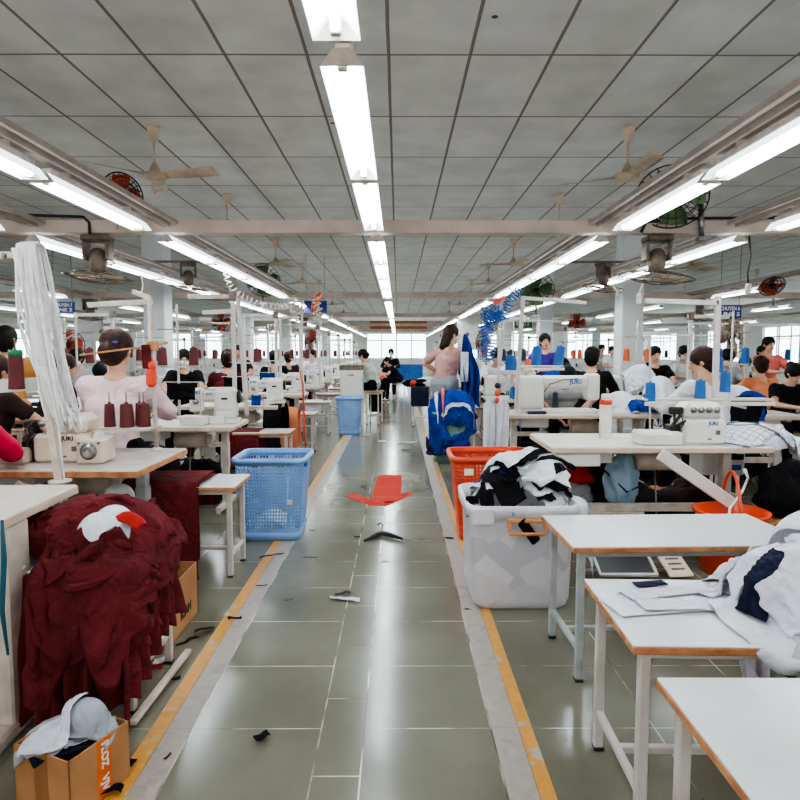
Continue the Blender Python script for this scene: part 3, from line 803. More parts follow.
    if mask:
        mk = MB(); mk.T = Matrix.Translation(hc) @ Rh; mk.ell((0, .04, -.045), (.064, .074, .052), 10); mk.build('face_mask', M['mask'], t)
    else:
        mo = MB(); mo.T = Matrix.Translation(hc) @ Rh; mo.ell((0, .084, -.052), (.022, .01, .008), 8); mo.build('mouth', M['lip'], body)
    t['_h'] = 0; del t['_h']
    return t, hc
# ================= LEFT FOREGROUND =================
# --- white table at the left edge
ta = make_table(1.25, .86, .85, label='pale bare sewing table at the left edge of the photo, nearest on that side', motor=False)
ta.location = (-2.065, 2.33, 0); ta.rotation_euler = (0,0,.05)
for o in ta.children:
    if o.name.startswith('leg'): bpy.data.objects.remove(o)
for x in (-.56, .585):
    m_ = MB(); m_.box(x-.035, x+.035, -.13, .03, .05, .806, .008); m_.box(x-.04, x+.04, -.3, .28, 0, .055, .01)
    for z in (.2, .3, .42, .62): m_.cyl((x+.033, -.02, z), (x+.041, -.02, z), .009, n=8)
    m_.build('leg', M['cream_metal'], ta)
# --- leaning post with cross arm, and the white skein
b0 = onz(60, 482, .85); top = aty(24, 251, b0.y+.02)
pt = thing('thread_post', 'white post standing on the pale table at the left edge, carrying a draped skein', 'post', b0)
loc = top-b0
MB().bar((0,0,.004), loc, .034, .034, .003).lathe([(0,0),(.05,0),(.05,.008),(.02,.012),(0,.012)], 16).build('pole', M['cream_metal'], pt)
MB().bar(loc+V3(.02,0,-.02), loc+V3(-.55,0,-.03), .05, .03, .003).build('cross_arm', M['cream_metal'], pt)
MB().cyl(loc+V3(-.075,-.03,-.025), loc+V3(-.075,.0,-.025), .012).build('bolt', M['bronze'], pt)
MB().bar((-.62,-.03,.42), (-.02,.0,.46), .012, .06, .003).bar((-.6,.05,.4),(-.02,.03,.45),.012,.03,.003).build('spool_shelf', M['white_metal'], pt)
# skein: many separate strands hanging over the arm, drifting to the right
sk = MB(); r_ = random.Random(3)
for k in range(70):
    u = (k % 35)/34; back = k >= 35
    x0 = loc.x+.008+u*.075+r_.uniform(-.004,.004); y0 = .045 if back else -.05
    pts = [(x0, 0, loc.z+.032+r_.uniform(0,.006)), (x0, y0*.8, loc.z+.02)]
    n_ = 11; xe = -.01+u*.07+r_.uniform(-.02,.02); ze = .27+.15*r_.random()
    for i in range(1, n_+1):
        f = i/n_; x = x0+(xe-x0)*(f**1.25)+.006*math.sin(f*9+k)+(.012*math.sin(f*PI)*(u-.5)*2); y = y0*(1+.25*math.sin(f*5+k*.3))-(0 if back else .03*math.sin(f*PI))
        pts.append((x, y, loc.z-.01+(ze-loc.z)*f))
    if k % 6 == 0: pts.append((xe+.02, y, ze-.05)); pts.append((xe+.04, y, ze-.02)); pts.append((xe+.03, y, ze+.03))
    sk.tube(pts, .0036 if k % 3 else .0052, 5)
for k in range(2):
    x0 = loc.x+.0+k*.015; sk.tube([(x0+(.045-x0)*f, -.058, loc.z+(.24-loc.z)*f) for f in (0,.2,.4,.6,.8,1)], .009, 6)
so = sk.build('elastic_skein', M['thread_white']); so.location = b0
tag(so, 'bundle of white elastic strands draped over the arm of the left post', 'skein')
cd = MB().tube([onz(62,500,.80)+V3(0,0,0), aty(62,540,b0.y-.1), aty(56,565,b0.y-.15), aty(40,585,b0.y-.2), aty(38,586,b0.y-.2)], .005, 6).tube([b0+V3(.02,0,.01), b0+V3(.005,-.01,.3), b0+V3(-.03,-.02,.45)], .004, 6).build('cord', M['thread_white'])
tag(cd, 'white cord hanging down from under the pale table at the left edge', 'cord')
p_ = aty(17, 389, b0.y-.02)
cg = cone((p_.x, p_.y, p_.z), 'spool_maroon', 'maroon thread spool with a green top on the shelf at the left edge', r=.034, h=.165)
gr = MB().lathe([(0,.15),(.031,.15),(.028,.178),(.0,.178)], 16).build('spool_cap', M['green'], cg)
MB().cyl((0,0,.16),(0,0,.23),.004).build('spindle', M['bronze'], cg)
# --- overlock maker
def make_overlock(label, body='machine', logo='JUKI', tray=True):
    t = thing('overlock_machine', label, 'sewing machine')
    b = MB(); b.box(-.02,.28,-.12,.12,0,.17,.02); b.box(.0,.27,-.10,.11,.16,.28,.035); bo = b.build('body', M[body], t)
    for k in range(4):
        d = MB(); d.at((.04+k*.055, -.115, .235), rx=PI/2).lathe([(0,-.02),(.012,-.02),(.012,0),(.022,0),(.022,.006),(.008,.008),(.008,.02),(0,.02)], 12); d.build('tension_dial', M['steel'], t)
    MB().box(.2,.23,-.125,-.119,.07,.10,.002).build('switch', M['bronze'], bo)
    m_ = MB(); m_.box(-.10,-.03,-.09,.02,.0,.13,.008); m_.cyl((-.06,-.05,.08),(-.06,-.05,.24),.009); m_.cyl((-.09,-.05,.1),(-.03,-.08,.2),.012); m_.box(-.1,0,-.07,-.03,.2,.25,.01); m_.cyl((-.08,-.09,.12),(.0,-.1,.16),.01); m_.tube([(-.02,-.1,.24),(-.05,-.13,.2),(-.03,-.13,.14),(-.06,-.1,.1)],.004,6); m_.build('needle_mechanism', M['dark'], t)
    if tray: MB().box(-.33,-.04,-.16,.04,0,.085,.012).box(-.32,-.05,-.15,.03,.083,.09,.003).build('cloth_tray', M[body], t)
    w = MB(); w.at((.28,0,.12), ry=PI/2).lathe([(0,0),(.055,0),(.06,.01),(.06,.03),(.03,.04),(0,.04)], 18); w.build('handwheel', M['white_metal'], t)
    if logo: text_mesh(logo, .036, 'maker_name', M['print_blue'] if body == 'machine' else M['print_dark'], t, (.18,-.122,.145)); text_mesh('JUKI', .014, 'maker_name', M['print_dark'], t, (.16,-.122,.04))
    return t
# --- table with the left overlock
tm = make_table(1.25, .80, .80, top='laminate_worn', edge='wood', frame='grey_frame', label='worn wood-edged sewing table carrying the beige overlock machine, left of the aisle')
tm.location = (-2.06, 3.78, 0)
ov = make_overlock('beige overlock machine on the worn wood-edged table left of the aisle', 'machine_beige', 'JUKI', True)
ov.location = (-2.12, 3.72, .80); ov.scale = (1.05, 1, 1.0)
mt = thing('motor_unit', 'square beige motor unit with a round wheel beside the beige overlock machine', 'motor', (-1.80, 3.66, .80), .1); mt.scale = (.85,.9,.9)
MB().box(-.085,.09,-.11,.13,0,.16,.012).build('case', M['machine_beige'], mt)
w_ = MB(); w_.at((0,-.11,.085), rx=PI/2).lathe([(0,0),(.052,0),(.055,.01),(.04,.018),(.04,.03),(.034,.034),(.02,.022),(0,.022)], 22); w_.build('wheel', M['steel'], mt)
MB().box(.055,.075,-.114,-.108,.13,.145,.001).box(-.07,-.055,-.114,-.108,.13,.145,.001).build('screws', M['bronze'], mt)
tp = thing('thread_post', 'beige thread post at the back corner of the worn wood-edged table, orange rag tied on', 'post', (-1.60, 4.08, .80))
MB().cyl((0,0,0),(-.02,0,.98),.014,n=10).lathe([(0,0),(.045,0),(.045,.01),(.02,.02),(0,.02)],14).build('pole', M['cream_metal'], tp)
MB().bar((.0,0,.975),(-.42,0,.955),.022,.035).bar((-.02,.03,1.0),(-.16,.08,1.05),.02,.03).build('top_arm', M['cream_metal'], tp)
MB().bar((-.46,-.05,.63),(.0,-.02,.69),.012).bar((-.03,-.02,.69),(.1,-.02,.71),.018).box(-.03,.03,-.04,.01,.66,.72).build('middle_arm', M['wood'], tp)
MB().box(-.36,.02,-.1,.05,.15,.162,.003).bar((-.36,-.1,.12),(.0,-.1,.155),.02).build('spool_plate', M['white_metal'], tp)
for i,(x,y) in enumerate(((-.285,-.04),(-.165,-.06),(-.07,-.02),(-.12,.035))):
    c_ = cone((-1.60+x, 4.08+y, .963), 'spool_maroon', ['leftmost maroon thread cone on the plate before the pale pink shirt','middle maroon thread cone, largest, on the plate before the pale pink shirt','rightmost maroon thread cone on the plate before the pale pink shirt','maroon thread cone at the back of the plate before the pale pink shirt'][i], 'maroon cones on the post plate', r=[.036,.046,.042,.03][i], h=.15)
    MB().cyl((0,0,.1),(0,0,.225),.004,n=6).build('spindle', M['bronze'], c_)
rg = MB(); rg.ell((-.01,-.02,.56),(.03,.03,.05),10); rg.box(-.045,.02,-.05,.01,.42,.55,.02); o = rg.build('orange_rag', M['orange']); o.location = (-1.60,4.08,.80); tag(o, 'orange rag tied round the beige thread post left of the aisle', 'rag')
o = cloth_obj('maroon_rag', sheet(0,0,0,.06,.16,0,8,.02,3), 'maroon'); o.rotation_euler = (PI/2,0,0); o.location = (-1.63,4.03,1.42); tag(o, 'small maroon rag hanging above the orange rag on the beige post', 'rag')
# belt guard and handwheel under that table
g_ = thing('belt_guard', 'pale sloping belt guard under the worn wood-edged table on the left', 'guard', (-1.83, 3.42, .3))
MB().bar((-.30,0,.42),(.22,0,.02),.05,.07,.008).build('cover', M['machine_beige'], g_); MB().bar((-.16,-.04,.42),(.12,-.04,.16),.03,.03,.004).build('hinge', M['bronze'], g_)
d_ = MB(); d_.at((-1.60,3.5,.62), rx=PI/2, rz=.5).lathe([(0,0),(.082,0),(.086,.02),(.075,.05),(.03,.06),(0,.06)], 22); tag(d_.build('motor_pulley', M['grey_frame']), 'round grey motor cover under the right end of the worn table', 'motor')
# fabrics lying on the left overlock table
for i,(px,py,m_,w,d) in enumerate(((45,425,'maroon',.42,.3),(52,412,'lilac_cloth',.22,.2))):
    q = onz(px, 452, .83); P_ = settle(sheet(q.x, 3.75+.05*i, 1.1+.06*i, w, d, .4, 18, .06, i+5), [lambda p: sd_box(p, (-2.25,3.8,.55), (.7,.4,.255)), lambda p: sd_ell(p, (-2.3,3.7,.85), (.16,.14,.13+.02*i))], 110, compress=.93)
    tag(cloth_obj('garment_piece', P_, m_), ['maroon fabric piece lying over the left overlock machine','lilac checked cloth piece tossed over the left overlock machine'][i], 'cloth')
# --- heap of maroon cloth on a low bench
bx = make_bench(.62, .50, .60, 'low white bench almost buried under the big maroon heap', frame='cream_metal'); bx.location = (-1.33, 2.60, 0)
class HF:
    def __init__(s, x0, x1, y0, y1, c=.02): s.x0, s.y0, s.c = x0, y0, c; s.h = np.full((int((x1-x0)/c)+2, int((y1-y0)/c)+2), -1.0)
    def add(s, P, blur=1):
        Q = P
        for _ in range(1):  # densify
            A = np.zeros((Q.shape[0]*2-1, Q.shape[1]*2-1, 3)); A[::2, ::2] = Q; A[1::2, ::2] = (Q[1:]+Q[:-1])/2; A[:, 1::2] = (A[:, 2::2]+A[:, :-2:2])/2; Q = A
        q = Q.reshape(-1, 3); i = ((q[:,0]-s.x0)/s.c).astype(int).clip(0, s.h.shape[0]-1); j = ((q[:,1]-s.y0)/s.c).astype(int).clip(0, s.h.shape[1]-1)
        np.maximum.at(s.h, (i, j), q[:,2])
    def __call__(s, p):
        fx = ((p[:,0]-s.x0)/s.c).clip(0, s.h.shape[0]-1.01); fy = ((p[:,1]-s.y0)/s.c).clip(0, s.h.shape[1]-1.01)
        return (p[:,2]-s.h[fx.astype(int), fy.astype(int)])*.6
mound = [((-1.26,2.60,.58),(.26,.2,.21)), ((-1.50,2.55,.50),(.22,.2,.22)), ((-1.14,2.42,.40),(.17,.2,.24)), ((-1.38,2.38,.30),(.2,.16,.30))]
hfm = HF(-2.1,-.7,1.9,3.4)
side = lambda g: (lambda p: (-.93+g-p[:,0]))
LAB = ['large maroon cloth forming the bottom of the big heap on the left','maroon cloth hanging down the aisle-side front of the big heap','maroon cloth hanging down the left side of the big heap','small maroon cloth on the right shoulder of the big heap','topmost crumpled maroon cloth of the big heap','narrow maroon cloth hanging down the middle front of the big heap','maroon cloth folded across the top left of the big heap','small pointed maroon cloth at the lower right of the big heap']
for i,(cx,cy,w,d,rz,gr_) in enumerate(((-1.30,2.50,1.15,1.15,.1,0),(-1.04,2.50,.85,1.05,-.15,.012),(-1.48,2.50,.62,1.0,.3,.02),(-1.02,2.54,.80,.85,.3,.03),(-1.22,2.50,.70,.72,.9,.038),(-1.22,2.42,.34,.85,-.1,.046),(-1.45,2.50,.55,.45,.5,.05),(-1.06,2.45,.44,.66,.8,.05))):
    ob = [lambda p, g=gr_: sd_box(p, (-1.33,2.52,.3), (.34+g*.5,.25+g,.305+g), .05)]+[lambda p, m=m_, g=gr_: sd_ell(p, m[0], (m[1][0]+g, m[1][1]+g, m[1][2]+g)) for m_ in mound]+[side(.006*i), lambda p: (2.82-p[:,1]), lambda p: np.where(p[:,0] < -1.38, p[:,1]-2.40, 9.), lambda p: p[:,0]+1.78]
    P_ = settle(sheet(cx, cy, .92+.05*i, w, d, rz, 46, .11, 10+i, fq=11), ob, 140, thick=.008, compress=.97, seed=i, floor=.02, bend=.2)
    hfm.add(P_); tag(cloth_obj('maroon_cloth', P_, 'maroon', solid=.005), LAB[i], 'cloth', 'maroon cloths heaped on the low bench')
# hanging hems of the heap: pleated lengths falling to the floor on the front and on the aisle side
def hem(p0, p1, zt, zb0, zb1, out, label, pl=4, seed=0, amp=.022):
    p0, p1, out = Vector(p0), Vector(p1), Vector(out); nu, nv = 40, 18; G = []
    for a in range(nu):
        u = a/(nu-1); col = []; zb = zb0+(zb1-zb0)*u+.02*math.sin(u*9+seed)
        for b_ in range(nv):
            v = b_/(nv-1); w = math.sin(u*pl*2*PI+seed+.6*v)*amp*(.35+.9*v)+.02*noise.noise(Vector((u*5+seed, v*3, seed)))
            q = p0.lerp(p1, u)+out*(.05*math.sin(v*PI*.5)+w); col.append((q.x, q.y, zt+(zb-zt)*v-.015*math.sin(u*pl*2*PI+seed)*v))
        G.append(col)
    tag(MB().grid(G).build('maroon_cloth', M['maroon'], None, solid=.005, sub=1), label, 'cloth', 'maroon cloths heaped on the low bench')
hem((-1.44,2.33,0),(-1.08,2.27,0),.60,.02,.03,(0,-1,0),'pleated maroon length falling to the floor behind the cardboard box of rags',5,1)
hem((-1.28,2.26,0),(-.99,2.26,0),.58,.22,.10,(0,-1,0),'shorter maroon length over the front right corner of the heap',4,2)
hem((-1.06,2.24,0),(-1.05,2.78,0),.62,.12,.30,(1,0,0),'maroon length hanging along the aisle side of the heap, slanted hem',6,3)
hem((-1.05,2.30,0),(-1.03,2.62,0),.60,.32,.38,(1,0,0),'short upper maroon flap on the aisle side of the heap',3,5)
# white + orange rags on top of heap
for i,(px,py,m_,w,d) in enumerate(((124,523,'red_cloth',.12,.10),(100,527,'white_cloth',.13,.13),(114,522,'white_cloth',.10,.14))):
    q = onz(px, py, .80)
    P_ = settle(sheet(q.x, q.y, .98+.03*i, w, d, i*.9, 16, .09, 30+i, fq=14), [lambda p, i=i: sd_ell(p, (q.x, q.y, .76), (.07,.06,.07+.01*i)), hfm], 60, compress=.9, thick=.012)
    tag(cloth_obj('rag', P_, m_), ['red rag on top of the maroon heap','crumpled white rag on top of the maroon heap, the left one','crumpled white rag leaning over the red rag'][i], 'rag')
# --- stool with folded maroon cloth
st = make_bench(.80, .42, .60, 'white wood-edged bench with maroon cloth over it, beside the blue basket', frame='white_metal'); st.location = (-1.43, 4.07, 0)
for i,(cx,w,d) in enumerate(((-1.50,.50,1.05),(-1.51,.50,1.25))):
    P_ = settle(sheet(cx, 4.0-.06*i, .66+.03*i, w, d, .04*i, 36, .03, 50+i, fq=9), [lambda p: sd_box(p, (-1.43,4.07,.3), (.40,.21+.012*i,.305+.014*i), .02)], 130, thick=.012, compress=.985, seed=i, floor=.01)
    tag(cloth_obj('maroon_cloth', P_, 'maroon'), ['lower maroon cloth hanging over the front of the bench beside the blue basket','upper maroon cloth draped smoothly over the bench beside the blue basket'][i], 'cloth', 'maroon cloths on the bench')
# --- cardboard boxes
def make_carton(label, w, d, h, flaps=True):
    t = thing('cardboard_box', label, 'box'); th = .006
    b = MB(); b.box(-w/2,w/2,-d/2,-d/2+th,0,h,.001).box(-w/2,w/2,d/2-th,d/2,0,h,.001).box(-w/2,-w/2+th,-d/2,d/2,0,h,.001).box(w/2-th,w/2,-d/2,d/2,0,h,.001).box(-w/2,w/2,-d/2,d/2,0,th,.001)
    b.build('carton', M['card'], t); return t
bxa = make_carton('open cardboard box with an orange tape strip, full of grey rags, bottom left', .245, .235, .20)
bxa.location = (-1.075, 1.96, 0); bxa.rotation_euler = (0,0,-.39)
MB().box(.1225,.1235,-.014,.042,.0,.20,.0004).build('orange_tape', M['tape_orange'], bxa)
MB().box(-.03,.03,-.1185,-.1175,.0,.20,.0004).build('brown_tape', M['brown_tape'], bxa)
text_mesh('FLOZ', .036, 'tape_print', M['print_white'], bxa, (.1245,.014,.145), (0,PI/2,0)); text_mesh('VJV', .036, 'tape_print', M['print_white'], bxa, (.1245,.014,.05), (0,PI/2,0))
hf = HF(-1.6,-.7,1.6,2.5); c_, s_ = math.cos(-.39), math.sin(-.39)
for i,(dx,dy,w,d,m_,e) in enumerate(((-.02,.0,.22,.2,'navy_cloth',.11),(-.05,-.02,.24,.22,'grey_cloth',.14),(-.01,.03,.22,.2,'grey_cloth',.16),(.03,.03,.17,.2,'grey_cloth',.27),(-.02,-.04,.24,.16,'lilac_cloth',.17))):
    X_ = -1.075+dx*c_-dy*s_; Y_ = 1.96+dx*s_+dy*c_
    P_ = settle(sheet(X_, Y_, .30+.03*i, w, d, .42+i, 24, .12, 60+i), [lambda p, e=e: sd_ell(p, (X_, Y_, .06), (.08,.07,e-.01)), hf, lambda p: sd_box(p, (-1.075,1.96,.08),(.12,.115,.10),.01,-.39)], 90, thick=.007, compress=.88, seed=i)
    hf.add(P_); tag(cloth_obj('rag', P_, m_), ['navy rag at the bottom of the cardboard box of rags','flat grey rag at the left in the cardboard box','grey rag hanging over the near edge of the cardboard box','tall bunched grey rag standing up in the cardboard box','pale rag across the middle of the cardboard box'][i], 'rag', 'rags in the cardboard box')
bxb = make_carton('open cardboard box printed K.AN behind the maroon heap', .30, .42, .29); bxb.location = (-1.27, 3.16, 0)
text_mesh('K.AN', .07, 'box_print', M['print_dark'], bxb, (.152,.02,.09), (PI/2,0,PI/2))
# floor rail of the bench & scraps
tg = tag(MB().bar((-1.02,2.28,.03),(-1.0,2.86,.03),.03,.02).build('floor_strip', M['cream_metal']), 'narrow white metal strip on the floor under the maroon heap', 'strip')
# teal strap on the left leg
tag(MB().tube([aty(2,520,2.0),aty(4,560,2.0),aty(2,610,2.0),aty(8,655,2.0)],[.005,.009,.008,.004],6).build('teal_strap', M['teal']), 'narrow teal strap hanging by the leg of the left edge table', 'strap')

# ================= BASKETS =================
b1 = make_basket('basket_blue', 'large pale blue laundry basket beside the aisle, nearest on the left'); b1.location = (-.98, 4.86, 0); b1.scale = (.98,1,.98)
o = MB().box(-.02,.02,-.004,0,.30,.52,.001).build('label_strip', M['paper'], b1); o.location = (.16,-.243,0); o.rotation_euler = (-.07,0,0)
o = MB().cyl((0,0,0),(0,-.004,0),.022).build('round_sticker', M['coil_blue'], b1); o.location = (.272,-.17,.61)
hf = HF(-1.3,-.6,4.5,5.2)
for i in range(3):
    P_ = settle(sheet(-.98+.05*i-.05, 4.8, .35, .3, .3, i, 14, .1, 70+i), [lambda p: sd_ell(p, (-.98,4.84,.06),(.15,.13,.12)), hf], 60, compress=.85, floor=.03); hf.add(P_)
    tag(cloth_obj('plastic_film', P_, 'film'), 'clear crumpled film inside the nearest pale blue basket', 'film', 'films in the blue basket')
b2 = dup(b1, (-.86, 10.95, 0), 0, 'small-looking pale blue laundry basket farther down the left side of the aisle', skip=('label_strip','round_sticker')); b2.scale = (.82,.9,1)
b3 = make_basket('basket_teal', 'sea-green laundry basket under the royal blue jackets', wt=.50, dt=.46); b3.location = (.70, 8.27, 0)
b4 = make_basket('orange', 'bright orange-red laundry basket behind the white bin', wt=.62, dt=.5, wb=.5); b4.location = (.73, 4.84, 0)
o = MB().box(-.035,.035,-.004,0,-.025,.025,.004).box(-.02,.02,-.008,-.003,-.012,.012,.003).build('white_clip', M['print_white'], b4); o.location = (-.20,-.262,.555)
for i in range(3):
    P_ = settle(sheet(.68+.03*i, 8.25, .45, .34, .34, i, 14, .12, 75+i), [lambda p: sd_ell(p, (.7,8.27,.1),(.16,.14,.2+.1*i))], 60, compress=.85, floor=.03)
    tag(cloth_obj('plastic_film', P_, 'film'), 'clear crumpled film inside the sea-green basket', 'film', 'films in the green basket')

# ================= WHITE BIN WITH CUTTINGS =================
bn = thing('storage_bin', 'big milky white plastic bin with orange handles full of black and white cuttings', 'bin', (.70, 3.66, 0))
P_ = []
oc = rrect(1, 1, .16, 5)
def ring(w, d, z): return [(x*w, y*d, z) for x, y in oc]
prof = [(.50,.50,.0),(.535,.53,.015),(.56,.55,.05),(.585,.58,.5),(.60,.595,.53),(.635,.63,.535),(.64,.635,.60),(.625,.62,.605),(.60,.60,.60),(.58,.575,.53),(.55,.545,.06),(.5,.5,.02)]
rings = [ring(*q) for q in prof]; k_ = len(oc)
mb = MB(); mb.grid([[rings[j][i] for j in range(len(rings))] for i in range(k_)], True); mb.add(rings[0], [tuple(range(k_))]); mb.add(rings[-1], [tuple(range(k_))])
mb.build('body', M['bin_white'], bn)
hd = MB().tube([(-.09,-.305,.525),(-.09,-.325,.50),(-.085,-.335,.455),(.105,-.335,.455),(.11,-.325,.50),(.11,-.305,.525)], .010, 8).box(-.10,.12,-.33,-.315,.515,.535,.004); hd.build('handle', M['fan_cream'], bn)
bn.children[-1].data.materials[0] = mat('orange_handle', (226,150,88), .4)
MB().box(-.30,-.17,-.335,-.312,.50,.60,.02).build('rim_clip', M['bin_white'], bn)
text_mesh('II', .03, 'printed_mark', M['print_blue'], bn, (-.07,-.332,.565))
for sx in (-1,1):
    for sy in (-1,1): MB().cyl((sx*.2,sy*.2,-.0),(sx*.2,sy*.2,.02),.03).build('foot', M['black'], bn)
hf = HF(.2,1.3,3.1,4.4); rr_ = random.Random(11)
pieces = []
for i in range(52):
    a = rr_.uniform(0, 2*PI); q_ = .27*math.sqrt(rr_.random())*(1-.35*i/52); X_, Y_ = .74+q_*math.cos(a)*1.05, 3.66+q_*math.sin(a)
    m_ = 'black_cloth' if i % 5 in (0,3) else 'white_cloth'
    if i in (31, 41, 47): m_ = 'blue_cloth'
    w, d = (rr_.uniform(.2,.3), rr_.uniform(.14,.2)) if m_ != 'blue_cloth' else (.32,.03)
    if m_ == 'black_cloth' and i > 8: w, d = rr_.uniform(.24,.34), rr_.uniform(.08,.17)
    tl = (rr_.uniform(-.6,.6), rr_.uniform(-.2,.7))
    P_ = settle(sheet(X_, Y_, .74+.007*i, w, d, rr_.uniform(0,3), 12, .03, 90+i, tl), [lambda p: sd_ell(p, (.74,3.66,.55),(.27,.27,.16)), hf, lambda p: np.where((np.abs(p[:,0]-.70)<.30)&(np.abs(p[:,1]-3.66)<.30), (p[:,2]-.55)*.6, 9.)], 42, thick=.006, bend=.9, seed=i, compress=.98)
    hf.add(P_); col_ = {'black_cloth':'black','white_cloth':'white','blue_cloth':'narrow blue'}[m_]
    tag(cloth_obj('fabric_cutting', P_, m_, solid=.003), col_+' fabric cutting in the heap above the white bin', 'cutting', col_+' cuttings heaped in the white bin')
for i,(px,py,ln) in enumerate(((529,523,.16),(470,500,.12),(507,478,.16))):
    q = aty(px, py, 3.34 if i == 0 else 3.5)
    o = cloth_obj('fabric_cutting', sheet(0,0,0,.06,ln,0,8,.03,120+i), 'black_cloth'); o.location = q-V3(0,0,ln*.3); o.rotation_euler = (PI/2-.1, .5*(i-1)*1.3, .2)
    tag(o, ['black cutting hanging over the orange handle of the white bin','black cutting poking out at the left rim of the white bin','black strip lying over the back left rim of the white bin'][i], 'cutting')
# clear plastic bag behind the bin
q = aty(572, 490, 4.0)
P_ = settle(sheet(q.x, 4.0, 1.0, .5, .6, .3, 22, .2, 130), [lambda p: sd_ell(p, (q.x-.02, 4.0, .42),(.12,.14,.33))], 110, compress=.9)
tag(cloth_obj('plastic_bag', P_, 'film'), 'crumpled pale plastic bag standing behind the white bin', 'bag')
# ================= RIGHT FOREGROUND BENCHES =================
k1 = make_bench(1.06, .52, .62, 'long white wood-edged bench right of the white bin, farthest of the three'); k1.location = (1.27, 2.86, 0); k1.rotation_euler = (0,0,.03)
k2 = make_bench(1.15, .52, .62, 'white wood-edged bench with white cloth strips lying over it, middle of the three', frame='white_metal'); k2.location = (1.25, 1.94, 0); k2.rotation_euler = (0,0,-.03)
k3 = make_bench(1.15, .46, .62, 'bare white wood-edged bench in the bottom right corner', frame='white_metal'); k3.location = (1.235, 1.29, 0); k3.rotation_euler = (0,0,-.01)
kb = [lambda p: sd_box(p, (1.25,1.94,.31),(.575,.26,.31),.01,-.03), lambda p: sd_box(p, (1.27,2.86,.31),(.53,.26,.31),.01,.03)]
hf = HF(.4,2.2,1.3,3.3); n_ = 0
def gar(cx, cy, z, w, d, rz, m_, lab, rough=.1, it=110, comp=.93, res=30, extra=[], nm='garment_piece', bend=.35):
    global n_; n_ += 1
    P_ = settle(sheet(cx, cy, z, w, d, rz, res, rough*.8, 200+n_, fq=10 if rough > .05 else 5), kb+[hf]+extra, it, thick=.006, compress=comp, seed=n_, bend=bend); hf.add(P_)
    return tag(cloth_obj(nm, P_, m_), lab, 'garment piece')
core = [lambda p: sd_ell(p, (1.42,1.98,.62),(.33,.22,.17)), lambda p: sd_ell(p, (1.70,2.38,.66),(.20,.2,.17))]
for a in (
 (1.09,2.02,.68,.82,.16,.16,'white_cloth','long white cloth strip lying flat along the middle bench, foremost', .02,70,1.0,16),
 (1.14,2.12,.72,.78,.10,.24,'lilac_cloth','long pale lilac strip behind the white strip on the middle bench', .03,70,1.0,14),
 (.98,1.96,.70,.40,.09,.06,'white_cloth','short white strip near the left end of the middle bench', .02,60,1.0,10),
 (1.22,1.96,.70,.42,.11,.55,'navy_cloth','pointed navy cloth piece among the white strips on the middle bench', .03,70,1.0,12),
 (.90,2.15,.68,.12,.05,.2,'navy_cloth','small navy cloth scrap at the back of the middle bench', .02,60,1.0,8),
 (1.36,2.18,.80,.7,.14,.5,'lilac_cloth','twisted pale strip running up into the white garment heap', .09,80,.95,16),
 (1.50,2.00,.95,.85,.72,.1,'white_cloth','white garment at the bottom of the heap on the right', .13,130,.95,38,core),
 (1.24,1.77,.82,.48,.50,.1,'white_cloth','white garment hanging over the near edge of the middle bench', .10,120,.96,30,core),
 (1.72,2.42,1.0,.50,.45,.2,'white_cloth','white garment at the far side of the heap, over the far bench end', .12,120,.93,28,core),
 (1.42,1.95,1.0,.6,.16,1.0,'lilac_cloth','crumpled lilac strip across the white garment heap', .10,90,.93,20,core),
 (1.50,2.10,1.02,.34,.2,.5,'navy_cloth','navy cloth piece near the top of the white garment heap', .10,90,.95,20,core),
 (1.36,2.12,1.02,.55,.15,.8,'white_cloth','white sleeve-like strip on the left slope of the garment heap', .12,90,.92,22,core),
 (1.52,1.84,1.05,.46,.42,2.0,'white_cloth','topmost white garment of the heap on the right', .12,110,.92,30,core),
 (1.24,1.95,.95,.26,.26,.7,'white_cloth','small crumpled white piece at the foot of the garment heap', .14,80,.9,22,[lambda p: sd_ell(p, (1.26,1.95,.62),(.10,.09,.08))]),
 (1.40,1.80,1.0,.30,.22,.3,'lilac_cloth','small pale piece lying on the near side of the garment heap', .12,80,.9,20,core),
 (1.58,2.12,1.1,.5,.12,2.4,'white_cloth','narrow white strip over the crest of the garment heap', .10,80,.93,20,core),
 (1.16,1.90,1.0,.30,.10,.55,'navy_cloth','slanting navy piece at the lower left of the garment heap', .06,70,.97,16),
 (1.46,2.02,1.15,.26,.16,.3,'navy_cloth','navy piece lying high on the right of the garment heap', .06,70,.97,16),
 (1.22,2.10,1.0,.5,.07,.45,'lilac_cloth','narrow twisted lilac strip on the upper left of the garment heap', .10,80,.94,14),
 (1.30,1.88,1.05,.45,.08,.75,'white_cloth','narrow rolled white strip down the front of the garment heap', .12,80,.92,14),
 (1.38,1.96,1.1,.28,.24,1.1,'white_cloth','crumpled white collar-like piece in the middle of the garment heap', .16,80,.86,24),
 (1.20,1.80,1.0,.24,.20,.2,'lilac_cloth','crumpled pale piece at the near left of the garment heap', .16,80,.86,22)):
    gar(*a[:12], *( [a[12]] if len(a) > 12 else []))
# ---- first right sewing table with the white overlock
r1 = make_table(1.52, .72, .80, label='pale sewing table with the white overlock machine, first right of the aisle'); r1.location = (1.82, 4.57, 0)
o = MB().bar((-.04,-.40,.76),(.46,-.40,.42),.03,.085,.006).build('belt_guard', M['machine'], r1)
tr = MB().box(-.72,-.42,-.34,-.05,.66,.752,.008).build('side_drawer', M['machine'], r1)
ov2 = make_overlock('white overlock machine with a square cloth tray, on the first right sewing table', 'machine', 'JUKI', True); ov2.location = (2.02, 4.42, .80); ov2.scale = (1.0,1.05,1.05)
fb = MB().box(-.6,.02,-.03,.03,.08,.26,.006); fb.build('frame_plate', M['cream_metal'], r1)
